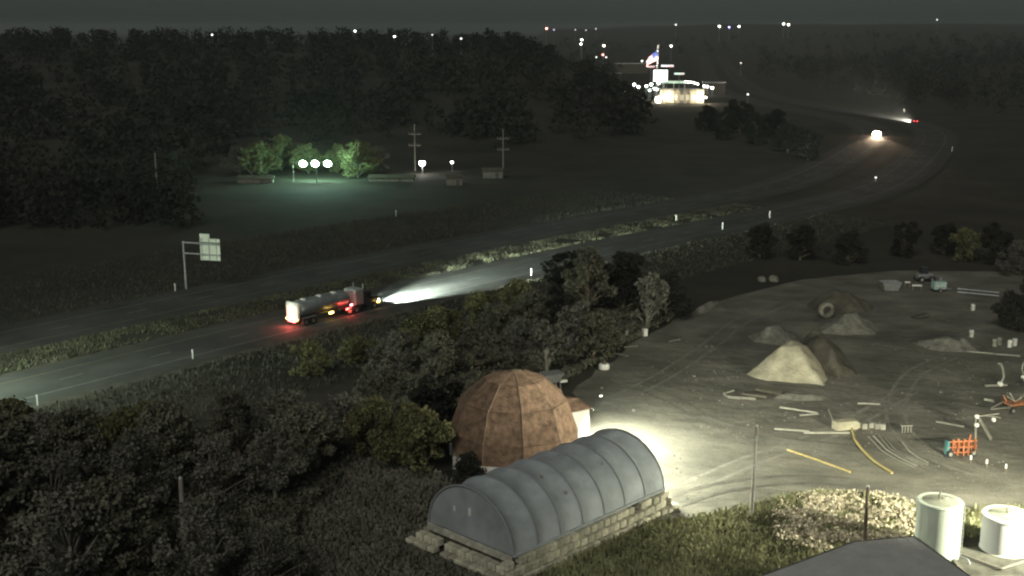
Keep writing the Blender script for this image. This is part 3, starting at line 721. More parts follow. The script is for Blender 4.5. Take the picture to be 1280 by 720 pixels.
for k in range(1500):
    u, v = R.uniform(740, 1290), R.uniform(400, 632); p = G(u, v)
    if not in_poly((p.x, p.y), YP) or mnoise.noise(Vector((p.x * .15, p.y * .15, 2))) < R.uniform(-.3, .35): continue
    a = R.uniform(0, 6.28); rr = R.uniform(.04, .13) * (2.2 if R.random() < .04 else 1); h_ = rr * R.uniform(.5, .9)
    q = [(p.x + rr * R.uniform(.7, 1.2) * math.cos(a + i * 1.257), p.y + rr * R.uniform(.7, 1.2) * math.sin(a + i * 1.257)) for i in range(5)]
    b.add([(x, y, .015) for x, y in q] + [(p.x + (x - p.x) * .6, p.y + (y - p.y) * .6, .02 + h_) for x, y in q], [(0, 1, 6, 5), (1, 2, 7, 6), (2, 3, 8, 7), (3, 4, 9, 8), (4, 0, 5, 9), (5, 6, 7, 8, 9)])
tag(b.build('loose_stones', m_stone), 'loose stones scattered over the gravel yard', 'stones', kind='stuff')

# ------------------------------------------------------------------ piles in the yard
def pile(name, label, c, a, b_, h, mat, rz=0.0, ridge=0.0, seed=0, steep=1.0, lean=(0, 0), cat='pile'):
    nr, na = 14, 36; vs = []; fs = []
    for i in range(nr + 1):
        t = i / nr
        for k in range(na):
            an = 2 * math.pi * k / na; x = math.cos(an) * a * t; y = math.sin(an) * b_ * t
            x += ridge * (1 - t) * (1 if math.cos(an) > 0 else -1) * abs(math.cos(an)) ** .4
            wob = 1 + 0.24 * mnoise.noise(Vector((math.cos(an) * 1.7, math.sin(an) * 1.7, seed)))
            z = h * max(0, 1 - t) ** steep + (0.55 * mnoise.noise(Vector((x * 0.55, y * 0.55, seed + .5))) + 0.22 * mnoise.noise(Vector((x * 1.6, y * 1.6, seed + .9)))) * (1 - t) * min(1, t * 3)
            vs.append((x * wob + lean[0] * (1 - t), y * wob + lean[1] * (1 - t), z - 0.05))
    for i in range(nr):
        for k in range(na):
            p, q = i * na + k, i * na + (k + 1) % na; fs.append((p, p + na, q + na, q))
    m_ = MB(); m_.add(vs, fs, True); o = m_.build(name, mat); o.location = (c[0], c[1], 0.02); o.rotation_euler = (0, 0, rz); return tag(o, label, cat)
def tent(name, label, base, mat, slope, cap, seed, nz=.3):
    """heap with the straight ridges of tipped material: lowest of the planes rising from each foot line"""
    B = [Vector((p.x, p.y, 0)) for p in base]; c = sum(B, Vector()) / len(B); B = [p - c for p in B]
    ar = sum(B[i].x * B[(i + 1) % len(B)].y - B[(i + 1) % len(B)].x * B[i].y for i in range(len(B)))
    if ar < 0: B.reverse()
    E_ = [(B[i], Vector((-(B[(i + 1) % len(B)] - B[i]).y, (B[(i + 1) % len(B)] - B[i]).x, 0)).normalized()) for i in range(len(B))]
    x0, x1, y0, y1 = min(p.x for p in B) - .6, max(p.x for p in B) + .6, min(p.y for p in B) - .6, max(p.y for p in B) + .6
    nx_, ny_ = int((x1 - x0) / .3), int((y1 - y0) / .3); vs = []; fs = []
    for j_ in range(ny_ + 1):
        for i_ in range(nx_ + 1):
            x, y = x0 + (x1 - x0) * i_ / nx_, y0 + (y1 - y0) * j_ / ny_
            wx = x + .5 * mnoise.noise(Vector((x * .5, y * .5, seed))); wy = y + .5 * mnoise.noise(Vector((x * .5, y * .5, seed + 7)))
            h_ = min((Vector((wx, wy, 0)) - a).dot(nn) for a, nn in E_) * slope
            h_ = min(h_, cap + .12 * (h_ - cap)) if h_ > cap else h_
            k = max(0, min(1, h_ / .8)); h_ += k * (nz * mnoise.noise(Vector((x * .7, y * .7, seed))) + nz * .45 * mnoise.noise(Vector((x * 2.1, y * 2.1, seed))))
            vs.append((x, y, max(-.35, h_ - .03)))
    for j_ in range(ny_):
        for i_ in range(nx_): a = j_ * (nx_ + 1) + i_; fs.append((a, a + 1, a + nx_ + 2, a + nx_ + 1))
    m_ = MB(); m_.add(vs, fs, True); o = m_.build(name, mat); o.location = (c.x, c.y, .02); return tag(o, label, 'pile')
def blob(u, v, a, b_, seed, n=7):
    q = random.Random(seed); c = G(u, v); return [Vector((c.x + a * q.uniform(.75, 1.15) * math.cos(6.283 * k / n), c.y + b_ * q.uniform(.75, 1.15) * math.sin(6.283 * k / n), 0)) for k in range(n)]
tent('sand_pile', 'pale tan sand pile with bright steep face, largest heap in the yard', [G(932, 468), G(958, 476), G(1031, 482), G(1036, 462), G(1000, 450), G(955, 453)], m_sand, 1.05, 3.5, 3.3, .35)
tent('dirt_shade_pile', 'dark heap painted as the shaded right flank of the bright sand pile', [G(968, 452), G(1004, 462), G(1040, 476), G(1070, 469), G(1064, 450), G(1030, 438), G(985, 438)], m_dirt_shade, .95, 4.5, 2.3, .4)  # dark colour paints the shaded side of the sand pile
tent('gravel_pile', 'small grey gravel pile behind the bright sand pile', blob(972, 424, 3.8, 3.6, 4), m_rubble, .7, 2.0, 5.1)
tent('gravel_pile', 'long grey gravel pile right of the ring of pipe', blob(1060, 412, 4.4, 4.0, 5), m_rubble, .75, 2.3, 6.4)
tent('dirt_shade_pile', 'dim dirt heap behind the ring of pipe', blob(1048, 384, 5.2, 4.6, 6), m_dirt_shade, .7, 2.4, 7.2)
tent('gravel_pile', 'low grey mound with boards near the right of the yard', blob(1190, 432, 4.6, 3.6, 8), m_rubble, .5, 1.1, 8.8)
tent('rubble_heap', 'low dark rubble heap just below the bright sand pile', blob(1002, 497, 3.4, 1.6, 9), m_rubble, .35, .4, 9.7, .2)
c = G(1160, 455)
c = G(880, 386); pile('gravel_ridge', 'long thin pale ridge of gravel at the back left of the yard', c, 6.5, 0.9, 0.7, m_rubble, rad(62), 1.0, 8, cat='ridge')
for (u, v, s_, lab) in ((952, 352, 1.0, 'left of the two pale boulders at the back of the yard'), (967, 352, 1.15, 'right of the two pale boulders at the back of the yard')):
    b = MB(); vs = []; b.sphere((0, 0, 0.35 * s_), 0.75 * s_, 10, 7, (1, .8, .8)); b.v = [(x * (1 + .25 * mnoise.noise(Vector((x, y, z)))), y, z) for x, y, z in b.v]
    o = b.build('boulder', m_rubble); o.location = G(u, v); tag(o, lab, 'boulder')
t = thing('concrete_pipe', 'round ring of pipe standing on edge among the dark heaps', 'pipe', G(1033, 398), 0.1)
b = MB(); b.torus((0, 0, 1.15), 0.85, 0.32, Matrix.Rotation(math.pi / 2, 3, 'X')); b.build('ring', M('pale_concrete', (0.19, 0.185, 0.14), 0.9, var=0.2), t)
b = MB(); b.torus((0, 0.5, 1.15), 0.85, 0.30, Matrix.Rotation(math.pi / 2, 3, 'X')); b.build('back_ring', m_rubble, t)
# flat broken slabs
for k, (u, v, w_, d_, mat, lab) in enumerate([(925, 496, 3.2, 1.6, m_rubble, 'tilted grey slab leftmost of the broken slabs before the sand pile'), (945, 493, 2.8, 1.5, m_dirt_shade, 'dark slab in the middle of the broken slabs before the sand pile'),
        (962, 488, 3.0, 1.2, m_dirt_shade, 'dark slab rightmost of the broken slabs before the sand pile'), (1150, 395, 2.6, 1.0, m_dirt_shade, 'dark flat slab lying alone at the back of the yard')]):
    b = MB(); b.chamf((w_, d_, 0.3), 0.05); o = b.build('broken_slab', mat); o.location = G(u, v, 0.32); o.rotation_euler = (R.uniform(-.15, .15), R.uniform(-.15, .15), R.uniform(-.5, .5)); tag(o, lab, 'slab')

# pipes, beams and rails lying on the gravel
def ground_pipe(label, pxs, r, mat, name='pipe', cat='pipe', group=None, n=8):
    P = [G(u, v, r + 0.03) for u, v in pxs]; c = P[0].copy(); b = MB(); b.path([p - c for p in P], [r] * len(P), n)
    o = b.build(name, mat); o.location = c; return tag(o, label, cat, group)
ground_pipe('straight yellow pipe lying alone on the gravel', [(984, 562), (1025, 576), (1063, 590)], 0.10, m_yellow)
ground_pipe('bent yellow pipe curving down the gravel', [(1064, 533), (1068, 549), (1078, 562), (1092, 576), (1115, 591)], 0.11, m_yellow)
b = MB(); b.box((0, 0, 0.45), (2.4, 1.0, 0.9)); b.box((1.3, 0.2, 0.3), (0.8, 0.8, 0.6)); o = b.build('timber_stack', m_sand); o.location = G(1056, 536); o.rotation_euler = (0, 0, .2); tag(o, 'small yellowish stack of timbers at the head of the bent yellow pipe', 'timber')
for k, (pp, lab) in enumerate([([(1086, 546), (1102, 563), (1122, 575), (1143, 584)], 'outermost left pale rail of the curved bundle'), ([(1092, 545), (1108, 562), (1126, 573), (1146, 582)], 'second pale rail from the left of the curved bundle'),
    ([(1099, 545), (1112, 560), (1131, 572), (1153, 581)], 'third pale rail from the left of the curved bundle'), ([(1106, 547), (1117, 560), (1136, 572), (1160, 581)], 'innermost right pale rail of the curved bundle'),
    ([(1128, 553), (1137, 564), (1148, 572), (1160, 578)], 'short pale rail right of the curved bundle')]):
    ground_pipe(lab, pp, 0.07, m_pipe, 'rail', 'rail', 'curved rails lying on the gravel')
for k, (pp, lab) in enumerate([([(968, 536), (1012, 539)], 'long pale pole lying right of the tall grey utility pole'), ([(1005, 541), (1062, 541)], 'pale pole ending at the timber stack'), ([(975, 509), (1022, 516)], 'pale pole lying before the sand pile, upper of two'),
     ([(1036, 512), (1044, 531)], 'pale plank pointing at the timber stack'), ([(905, 492), (917, 488)], 'short pale plank left of the broken slabs'), 
    ([(1000, 519), (1022, 517)], 'pale pole lying before the sand pile, lower of two'), ([(1208, 439), (1275, 445)], 'long pale rail at the right back of the yard'), ([(1072, 504), (1100, 505)], 'faint short pole right of the sand pile'), ([(1170, 527), (1205, 533)], 'thin pale pole above the orange machine'),  ]):
    ground_pipe(lab, pp, 0.11, m_pipe, 'pole_length', 'timber')
for k, (u, v, lab) in enumerate([(1080, 536, 'leftmost'), (1088, 535, 'second from left'), (1096, 536, 'second from right'), (1103, 537, 'rightmost')]):
    t = thing('parts_crate', lab + ' of the four small pale crates in a row behind the rails', 'crate', G(u, v), R.uniform(-.2, .2))
    b = MB(); b.box((0, 0, 0.34), (0.5, 0.5, 0.55)); b.build('body', m_pipe, t)
    for s_ in (-1, 1):
        b = MB(); b.box((0, s_ * 0.22, 0.04), (0.55, 0.1, 0.08)); b.build('runner', m_wood, t)
t = thing('rail_rack', 'small pale rack at the head of the short rail', 'rack', G(1133, 541), 0.1)
for k in range(4):
    b = MB(); b.box((-0.45 + 0.3 * k, 0, 0.4), (0.1, 0.1, 0.8)); b.build('upright', m_pipe, t)
b = MB(); b.box((0, 0, 0.75), (1.2, 0.14, 0.1)); b.build('crossbar', m_pipe, t)

# small junk at the left corner of the yard
for k, (u, v, w_, h_, lab) in enumerate([(783, 425, .35, 1.3, 'upright pale post at the left corner of the yard'), (790, 424, .5, .9, 'short dark post beside the upright pale post'), (806, 420, .6, 1.0, 'white box among the scrap at the left corner of the yard')]):
    b = MB(); b.chamf((w_, w_, h_), 0.04); o = b.build('scrap_post' if k < 2 else 'scrap_box', (m_pipe, m_dirt_shade, m_white)[k]); o.location = G(u, v) + Vector((0, 0, h_ / 2)); o.rotation_euler = (0.05, 0.08, k); tag(o, lab, 'post' if k < 2 else 'box')
for k, (pp, lab) in enumerate([([(765, 441), (785, 445)], 'flat board lying lowest at the left corner of the yard'), ([(780, 434), (797, 432)], 'flat board lying beside the upright pale post'), ([(836, 427), (850, 424)], 'flat board lying apart on the upper yard')]):
    ground_pipe(lab, pp, 0.12, m_rubble, 'board', 'board')
t = thing('plastic_tote', 'small white plastic tote with dark cap alone at the upper yard', 'tote', G(755, 461), 0.2)
b = MB(); b.lathe((0, 0, 0), [(0.62, 0), (0.66, 0.1), (0.66, 0.5), (0.5, 0.68)], 14); b.build('body', m_white, t)
b = MB(); b.box((0, 0, 0.85), (0.5, 0.45, 0.34)); b.tube((0, 0, 1.0), (0, 0, 1.25), 0.16, 0.16, 10); b.build('cap', m_dirt_shade, t)
# hopper behind the dome
t = thing('spreader_hopper', 'small steel spreader hopper standing behind the brown dome', 'hopper', G(690, 487) + Vector((0, 0, 0)), 0.4)
b = MB(); b.loft([[(-.5, -.4, .9), (.5, -.4, .9), (.5, .4, .9), (-.5, .4, .9)], [(-1.2, -.9, 2.0), (1.2, -.9, 2.0), (1.2, .9, 2.0), (-1.2, .9, 2.0)]], True, True, False); b.build('bin', m_steel, t)
for sx in (-.8, .8):
    for sy in (-.6, .6):
        b = MB(); b.tube((sx, sy, 0), (sx * .9, sy * .9, 1.6), 0.06, 0.06, 6); b.build('leg', m_steel, t)
b = MB(); b.box((1.3, 0, 0.9), (0.9, 0.7, 0.25)); b.build('chute', m_white, t)

# machines at the right ------------------------------------------------
def wheel(parent, c, r, w_, ax=(0, 1, 0)):
    a = Vector(ax); c = Vector(c); b = MB(); b.tube(c - a * w_ / 2, c + a * w_ / 2, r, r, 18); wl = b.build('tyre', m_tyre, parent)
    b = MB(); b.tube(c - a * (w_ / 2 + .01), c + a * (w_ / 2 + .01), r * .5, r * .5, 14); b.build('rim', m_pipe, wl); return wl
t = thing('hay_rake', 'orange farm implement with vertical tines and white wheel on the gravel', 'implement', G(1205, 570), rad(8))
for k in range(5):
    b = MB(); b.box((-1.3 + 0.55 * k, -0.2 + .1 * (k % 2), 0.95), (0.10, 0.16, 1.7)); b.build('tine_bar', m_orange, t)
for z in (0.4, 0.95, 1.5):
    b = MB(); b.box((-0.2, 0, z), (2.8, 0.14, 0.14)); b.build('cross_rail', m_orange, t)
b = MB(); b.box((0.3, 0.9, 0.8), (1.5, 1.4, 0.18)); b.tube((0.9, 0.9, .8), (1.4, 1.6, 1.5), .09, .09, 6); b.build('frame', m_orange, t)
for k in range(6):
    b = MB(); b.path([Vector((-1.2 + .42 * k, -.25, 1.55)), Vector((-1.2 + .42 * k, -.5, 1.2)), Vector((-1.25 + .42 * k, -.45, .5))], [.035] * 3, 5); b.build('spring_tine', m_orange, t)
for sx in (0.75, -1.6): wheel(t, (sx, -0.35, 0.4), 0.36, 0.2)
b = MB(); b.box((-1.75, .1, .9), (.25, .5, 1.4)); b.build('shield', M('teal_paint', (.08, .2, .19), .6), t)
t = thing('drill_frame', 'pale A-shaped steel frame standing behind the orange implement', 'frame', G(1232, 551), 0.2)
for (a, c_) in (((-1.1, 0, 0), (-1.3, 0, 2.7)), ((0.6, 0, 0), (-.9, .2, 2.4)), ((1.0, .5, 0), (-.8, .3, 2.5)), ((-1.3, 0, 2.6), (1.2, 0, 2.75)), ((-.2, 0, 2.65), (1.6, .3, 2.2)), ((-1.3, 0, 1.7), (-.5, .2, 2.1))):
    b = MB(); b.tube(a, c_, 0.08, 0.08, 6); b.build('strut', m_pipe, t)
for p in ((-1.25, -.1, 2.65), (-1.2, -.1, 1.75), (0.6, -.1, 2.2)):
    b = MB(); b.tube((p[0], p[1] - .12, p[2]), (p[0], p[1] + .12, p[2]), .2, .2, 12); b.build('roller', m_white, t)
t = thing('mower_deck', 'orange and grey rotary mower with folded wings at the right edge', 'mower', G(1268, 512), 0.3)
b = MB(); b.chamf((2.2, 1.6, 0.25), 0.08); b.build('deck', m_rust, t, (0, 0, .75))
for (x, y, rz) in ((-1.5, 0, 1.0), (1.5, 0, -1.0)):
    b = MB(); b.chamf((0.9, 0.12, 0.16), 0.04); o = b.build('folded_wing', m_rust, t, (x * .9, y, 1.4)); o.rotation_euler = (0, rz, 0)
for k in range(4):
    b = MB(); a = k * 1.57; b.tube((0, 0, .9), (1.1 * math.cos(a), .9 * math.sin(a), 1.6), .07, .07, 6); b.build('brace', m_pipe, t)
b = MB(); b.tube((-1.2, -.8, .6), (-3.8, -.9, .7), .10, .10, 8); b.tube((-1.2, .5, .8), (-3.4, -.6, .75), .08, .08, 8); b.build('drawbar', m_pipe, t)
for p in ((-1.2, -1.2, .35), (1.2, -1.2, .35), (0, 1.2, .35)): wheel(t, p, .35, .22)
b = MB(); b.tube((-2.0, -1.5, 0), (-2.0, -1.5, 1.6), .06, .06, 6); b.build('stand', m_dsteel, t)
t = thing('boom_arm', 'pale hooked boom arm with foot plate behind the mower', 'boom', G(1250, 484), 0.1)
b = MB(); b.path([Vector((0, 0, .3)), Vector((.35, 0, 1.2)), Vector((.15, 0, 2.2)), Vector((-.1, 0, 2.75)), Vector((-.5, 0, 2.8))], [.13, .12, .12, .11, .1], 8); b.build('boom', m_pipe, t)
b = MB(); b.box((-.5, 0, .25), (2.6, .25, .2)); b.build('foot', m_pipe, t)
b = MB(); b.tube((0, -.2, .4), (0, .2, .4), .25, .25, 12); b.build('pivot', m_white, t)
t = thing('boom_arm', 'pale hooked boom arm at the very right edge above the mower', 'boom', G(1278, 482), 0.5)
b = MB(); b.path([Vector((.4, 0, .3)), Vector((.1, 0, 1.2)), Vector((-.3, 0, 1.9)), Vector((-.2, 0, 2.8))], [.14, .12, .12, .1], 8); b.build('boom', m_pipe, t)
b = MB(); b.box((0, 0, .25), (1.6, .3, .2)); b.build('foot', m_dsteel, t)
b = MB(); b.tube((.1, -.2, 1.0), (.1, .2, 1.0), .22, .22, 12); b.build('pivot', m_white, t)
t = thing('jack_stand', 'short pale bar lying left of the mower drawbar', 'bar', G(1236, 502), -.5)
b = MB(); b.box((0, 0, .2), (1.0, .22, .22)); b.build('bar', m_pipe, t)
b = MB(); b.box((.4, 0, .06), (.4, .4, .1)); b.build('foot', m_dsteel, t)
for k, (u, v, lab) in enumerate([(1213, 580, 'leftmost'), (1233, 585, 'middle'), (1257, 591, 'rightmost')]):
    t = thing('marker_post', lab + ' of three short white-capped posts before the orange implement', 'post', G(u, v))
    b = MB(); b.tube((0, 0, 0), (0, 0, .45), .09, .08, 8); b.build('stake', m_wood, t)
    b = MB(); b.tube((0, 0, .45), (0, 0, .85), .11, .09, 8); b.build('cap', m_white, t)
for k, (u, v, lab) in enumerate([(1216, 388, 'lone white barrel at the back right of the yard'), (1214, 421, 'tiny white barrel right of the low grey mound'), (1243, 433, 'dim barrel leftmost of the row at the right edge'), (1249, 431, 'dim barrel second of the row at the right edge'), (1262, 434, 'pale barrel third of the row at the right edge'), (1268, 432, 'pale barrel rightmost of the row at the right edge')]):
    t = thing('barrel', lab, 'barrel', G(u, v)); b = MB(); h_ = .95
    b.lathe((0, 0, 0), [(.28, 0), (.3, .06), (.29, .32), (.31, .34), (.29, .62), (.31, .64), (.29, .9), (.27, h_)], 14); b.build('drum', m_white if k in (0, 1, 4, 5) else m_pipe, t)
    b = MB(); b.lathe((0, 0, h_), [(.27, 0), (.25, .03)], 14); b.build('lid', m_steel, t)
# equipment row at the back of the yard
t = thing('skip_container', 'grey open skip at the back of the yard', 'skip', G(1112, 363), 0.1)
b = MB(); b.loft([[(-1.1, -.8, .1), (1.1, -.8, .1), (1.1, .8, .1), (-1.1, .8, .1)], [(-1.5, -1, 1.4), (1.5, -1, 1.4), (1.5, 1, 1.4), (-1.5, 1, 1.4)]], True, False, False); b.build('tub', m_steel, t)
b = MB(); b.box((0, -1.02, 1.4), (3.0, .1, .12)); b.build('rim', m_steel, t)
t = thing('message_trailer', 'small pale green trailer box at the back of the yard', 'trailer', G(1173, 365), 0.1)
b = MB(); b.chamf((2.0, 1.2, 1.2), .06); b.build('box', M('pale_green_paint', (.33, .46, .42), .6, scale=1.5), t, (0, 0, 1.1))
b = MB(); b.tube((1, 0, .6), (2.1, 0, .45), .06, .06, 6); b.build('drawbar', m_steel, t)
for s_ in (-.62, .62): wheel(t, (0, s_, .35), .35, .18)
b = MB(); b.box((0, -.63, 1.1), (1.5, .05, .12)); b.build('rail', m_white, t)
for k, (u, v, l_, lab) in enumerate([(1146, 363, 1.5, 'white bar trailer left of the pale green trailer box'), (1134, 359, .9, 'short white bar beside the grey skip')]):
    t = thing('sawhorse_barrier', lab, 'barrier', G(u, v), -.15)
    b = MB(); b.box((0, 0, .8), (l_, .08, .25)); b.build('board', m_white, t)
    for s_ in (-.4, .4):
        b = MB(); b.tube((s_ * l_, -.3, 0), (s_ * l_, 0, .95), .04, .04, 5); b.tube((s_ * l_, .3, 0), (s_ * l_, 0, .95), .04, .04, 5); b.build('leg', m_pipe, t)
for k in range(2):
    ground_pipe(('upper' if k == 0 else 'lower') + ' long guardrail length stored at the back right of the yard', [(1197, 361 + 4 * k), (1249, 366 + 4 * k)], .16, m_steel, 'guardrail_length', 'guardrail')
t = thing('parked_loader', 'dim parked loader at the back of the yard above the trailer box', 'loader', G(1155, 352), .2)
b = MB(); b.chamf((2.6, 1.3, .8), .1); b.build('body', m_steel, t, (0, 0, .95))
b = MB(); b.chamf((1.1, 1.2, 1.1), .08); b.build('cab', m_glass, t, (-.2, 0, 1.9))
for p in ((-.9, -.75, .5), (.9, -.75, .5), (-.9, .75, .5), (.9, .75, .5)): wheel(t, p, .5, .35)
b = MB(); b.tube((.9, 0, 1.2), (2.3, 0, .6), .1, .1, 6); b.box((2.5, 0, .4), (.5, 1.6, .6)); b.build('bucket', m_steel, t)

# ------------------------------------------------------------------ tanker lorry on the near lanes
d0 = nearest_hw(G(377, 400)) - 2.4; tp, tt = on_hw(d0, -1.9)
TK = thing('tanker_lorry', 'tanker lorry with white rear and dark tank driving on the near lanes', 'lorry', (tp.x, tp.y, 0.05), math.atan2(tt.y, tt.x))
m_tk = M('dark_tank_steel', (.34, .37, .36), .35, .4, var=.15); m_cab = M('dark_cab_paint', (.05, .05, .055), .35, var=.1, spec=.5)
b = MB(); prof_ = [(0.0, .7), (.12, 1.0), (.4, 1.12), (8.9, 1.12), (9.2, 1.0), (9.3, .6)]
b.loft([[(x + .5, 1.12 * r * math.cos(a) , 2.35 + .95 * r * math.sin(a)) for a in [2 * math.pi * k / 24 for k in range(24)]] for x, r in prof_], True, True); tank_o = b.build('tank', m_tk, TK)
b = MB(); b.chamf((.4, 2.45, 2.5), .12); b.build('rear_cabinet', m_white, TK, (.1, 0, 2.15))
b = MB(); b.box((-.12, 0, 3.05), (.06, 2.0, .12)); b.build('rear_rail', m_steel, TK)
for x in (2.0, 4.9, 7.6):
    b = MB(); b.lathe((x, 0, 3.35), [(.42, 0), (.42, .16), (.3, .22)], 16); b.build('manhole_cover', m_white, tank_o)
b = MB(); b.box((5, 0, 3.44), (8.4, .5, .05)); b.build('walkway', m_steel, tank_o)
b = MB(); b.box((5.2, 0, 1.12), (9.6, 1.0, .22)); b.build('chassis', m_dsteel, TK)
for x in (1.3, 2.6):
    for s_ in (-1.05, 1.05): wheel(TK, (x, s_, .52), .52, .5)
    for s_ in (-1.05, 1.05):
        b = MB(); b.box((x, s_, 1.1), (1.2, .55, .06)); b.build('mudguard', m_steel, TK)
for x in (9.6, 10.9, 14.6):
    for s_ in (-1.05, 1.05): wheel(TK, (x, s_, .52), .52, .5 if x < 14 else .32)
b = MB(); b.box((12.2, 0, .95), (7.0, .9, .25)); b.build('tractor_frame', m_dsteel, TK)
b = MB(); b.chamf((1.8, 2.4, 2.3), .15); b.build('sleeper', M('pale_cab_paint', (.34, .36, .34), .4, var=.1), TK, (11.6, 0, 2.25))
b = MB(); b.loft([[(12.7, s_ * 1.15, z) for s_, z in ((-1, .9), (1, .9), (1, 3.0), (-1, 3.0))], [(14.1, s_ * 1.1, z) for s_, z in ((-1, .9), (1, .9), (.95, 2.7), (-.95, 2.7))]], True, True, False); cab_o = b.build('cab', m_cab, TK)
b = MB(); b.box((14.12, 0, 2.3), (.05, 1.9, .7)); b.build('windscreen', m_glass, cab_o)
for s_ in (-1.13, 1.13):
    b = MB(); b.box((13.4, s_, 2.2), (.8, .04, .7)); b.build('side_window', m_glass, cab_o)
b = MB(); b.loft([[(14.1, s_ * .95, z) for s_, z in ((-1, .8), (1, .8), (1, 1.9), (-1, 1.9))], [(15.7, s_ * .85, z) for s_, z in ((-1, .7), (1, .7), (1, 1.65), (-1, 1.65))]], True, True, False); b.build('bonnet', m_cab, TK)
b = MB(); b.box((15.8, 0, .65), (.25, 2.4, .35)); b.build('bumper', m_steel, TK)
for s_ in (-.98, .98):
    b = MB(); b.tube((12.5, s_, 1.0), (12.5, s_, 4.0), .08, .08, 8); b.build('exhaust_stack', m_steel, TK)
    b = MB(); b.tube((15.72, s_ * .8, 1.1), (15.82, s_ * .8, 1.1), .14, .16, 12); b.build('headlight', EM('headlight', (1, .97, .85), 12), TK)
m_amb, m_red = EM('amber_marker', (1, .62, .12), 14), EM('red_tail', (1, .06, .05), 9)
for y in (-.85, .85):
    b = MB(); b.chamf((.1, .62, .22), .03); b.build('tail_light', m_amb, TK, (-.16, y, 1.02))
b = MB(); b.chamf((.1, 1.6, .14), .03); b.build('brake_bar', m_red, TK, (-.16, 0, .72))
for (x, z, m_, w_) in ((6.0, 1.0, m_amb, .8), (9.3, .95, m_red, 1.0), (9.9, 1.4, EM('pink_marker', (1, .45, .45), 6), .5), (15.3, .95, m_amb, .5)):
    b = MB(); b.chamf((w_, .1, .26), .03); b.build('side_marker', m_, TK, (x, -1.24, z))
for s_ in (-.8, .8): lamp('headlight_beam', 'SPOT', (15.95, s_, 1.1), 560000, (.84, 1, .88), TK, (48, s_ * 3.4 + 1.4, -.7), rad(35), 1.0, .12)
lamp('tail_glow', 'POINT', (-.7, 0, .9), 420, (1, .1, .1), TK, radius=.3)
lamp('side_glow', 'POINT', (6.0, -1.5, .9), 14, (1, .55, .15), TK, radius=.2); lamp('side_glow', 'POINT', (9.3, -1.6, .9), 120, (1, .08, .06), TK, radius=.2)
lamp('rear_fill', 'SPOT', (-1.5, 0, 3.3), 130, (.8, 1, .85), TK, (0, 0, 1.9), rad(100), .6, .2)  # spot hung unseen behind the lorry, lighting its white rear

# ------------------------------------------------------------------ cantilever road sign
sp_ = G(233, 361); t = thing('road_sign', 'cantilever overhead road sign seen from behind beside the far lanes', 'sign', (sp_.x, sp_.y, 0), rad(-14))
b = MB(); b.tube((0, 0, -.3), (-.1, 0, 7.6), .2, .15, 12); b.build('post', m_steel, t)
for z in (7.4, 5.7):
    b = MB(); b.tube((-.1, 0, z), (6.0, 0, z - .1), .13, .10, 10); b.build('arm', m_steel, t)
m_sign = M('sign_back', (.72, .80, .66), .6, 0, scale=1, var=.12)
x = 2.65
for k in range(6):
    w_ = .57; hi = 8.85 if k < 3 else 8.1; lo = 4.7
    b = MB(); b.box((x + w_ / 2 - .005 * k, .22 + .012 * (k % 2), (hi + lo) / 2), (w_ - .03, .05, hi - lo)); b.build('panel', m_sign, t); x += w_
for k in range(3):
    b = MB(); b.box((2.95 + 1.25 * k, .14, 6.4), (.09, .12, 3.6)); b.build('stiffener', m_steel, t)
for z in (7.5, 5.6):
    b = MB(); b.box((4.4, .12, z), (3.4, .08, .12)); b.build('bracket', M('bracket_dark', (.10, .13, .09), .6), t)

# delineator posts, each at its place along the road
for k, (u, v, lab) in enumerate([(241, 449, 'white delineator post on the near verge below the sign'), (47, 507, 'white delineator post on the near verge at the far left'), (219, 364, 'small white marker left of the sign post'), (664, 345, 'delineator post at the end of the headlight beam'),
        (495, 271, 'lone faint marker post in the field beyond the far lanes'), (845, 277, 'marker post beyond the tall trees on the highway'), (903, 287, 'faint marker post on the highway right of the tall trees'), (1130, 140, 'pale marker post above the bright car near the highway bend'), (1190, 189, 'pale marker post right of the oncoming headlights'), (962, 272, 'faint marker post along the highway before the bend')]):
    t = thing('delineator_post', lab, 'post', G(u, v)); f = 1.0 if v > 300 else 1.15
    b = MB(); b.box((0, 0, .5 * f), (.12 * f, .06, 1.1 * f)); b.build('stake', m_white, t)
    b = MB(); b.box((0, -.04, 1.1 * f), (.16 * f, .04, .3 * f)); b.build('reflector', M('reflector', (.8, .8, .75), .3, emit=(1, 1, .9), es=.06), t)  # faint glow painted in for light the reflector throws back

# ------------------------------------------------------------------ lamps, power line and sheds across the highway
t = thing('floodlight_bank', 'bank of three glaring white floodlights on a bar among lit trees', 'floodlights', G(392, 228), 0)
b = MB(); b.tube((-5.3, 0, -.3), (-5.3, 0, 5.6), .12, .09, 8); b.build('post', m_pale_bark, t)
b = MB(); b.tube((0.8, 0.5, -.3), (.8, .5, 5.3), .12, .1, 8); b.build('post', m_dsteel, t)
b = MB(); b.tube((-5.3, 0, 5.2), (4.6, 0, 5.2), .06, .06, 8); b.build('bar', m_dsteel, t)
m_gf = EM('green_white_flood', (.70, 1, .88), 40)
for x in (-2.6, .6, 3.9):
    b = MB(); b.tube((x, .2, 5.2), (x, -.15, 5.0), .3, .95, 16); b.build('lamp_head', m_steel, t)
    b = MB(); b.tube((x, -.16, 5.0), (x, -.22, 4.97), .94, .94, 16); b.build('lens', m_gf, t)
    lamp('flood_light', 'POINT', (x, .4, 6.2), 7500, (.5, 1, .72), t, radius=.5)
b = MB(); b.box((-1.5, 3.0, 1.4), (14, .3, 2.8)); b.build('shed_wall', m_white, t) if False else None
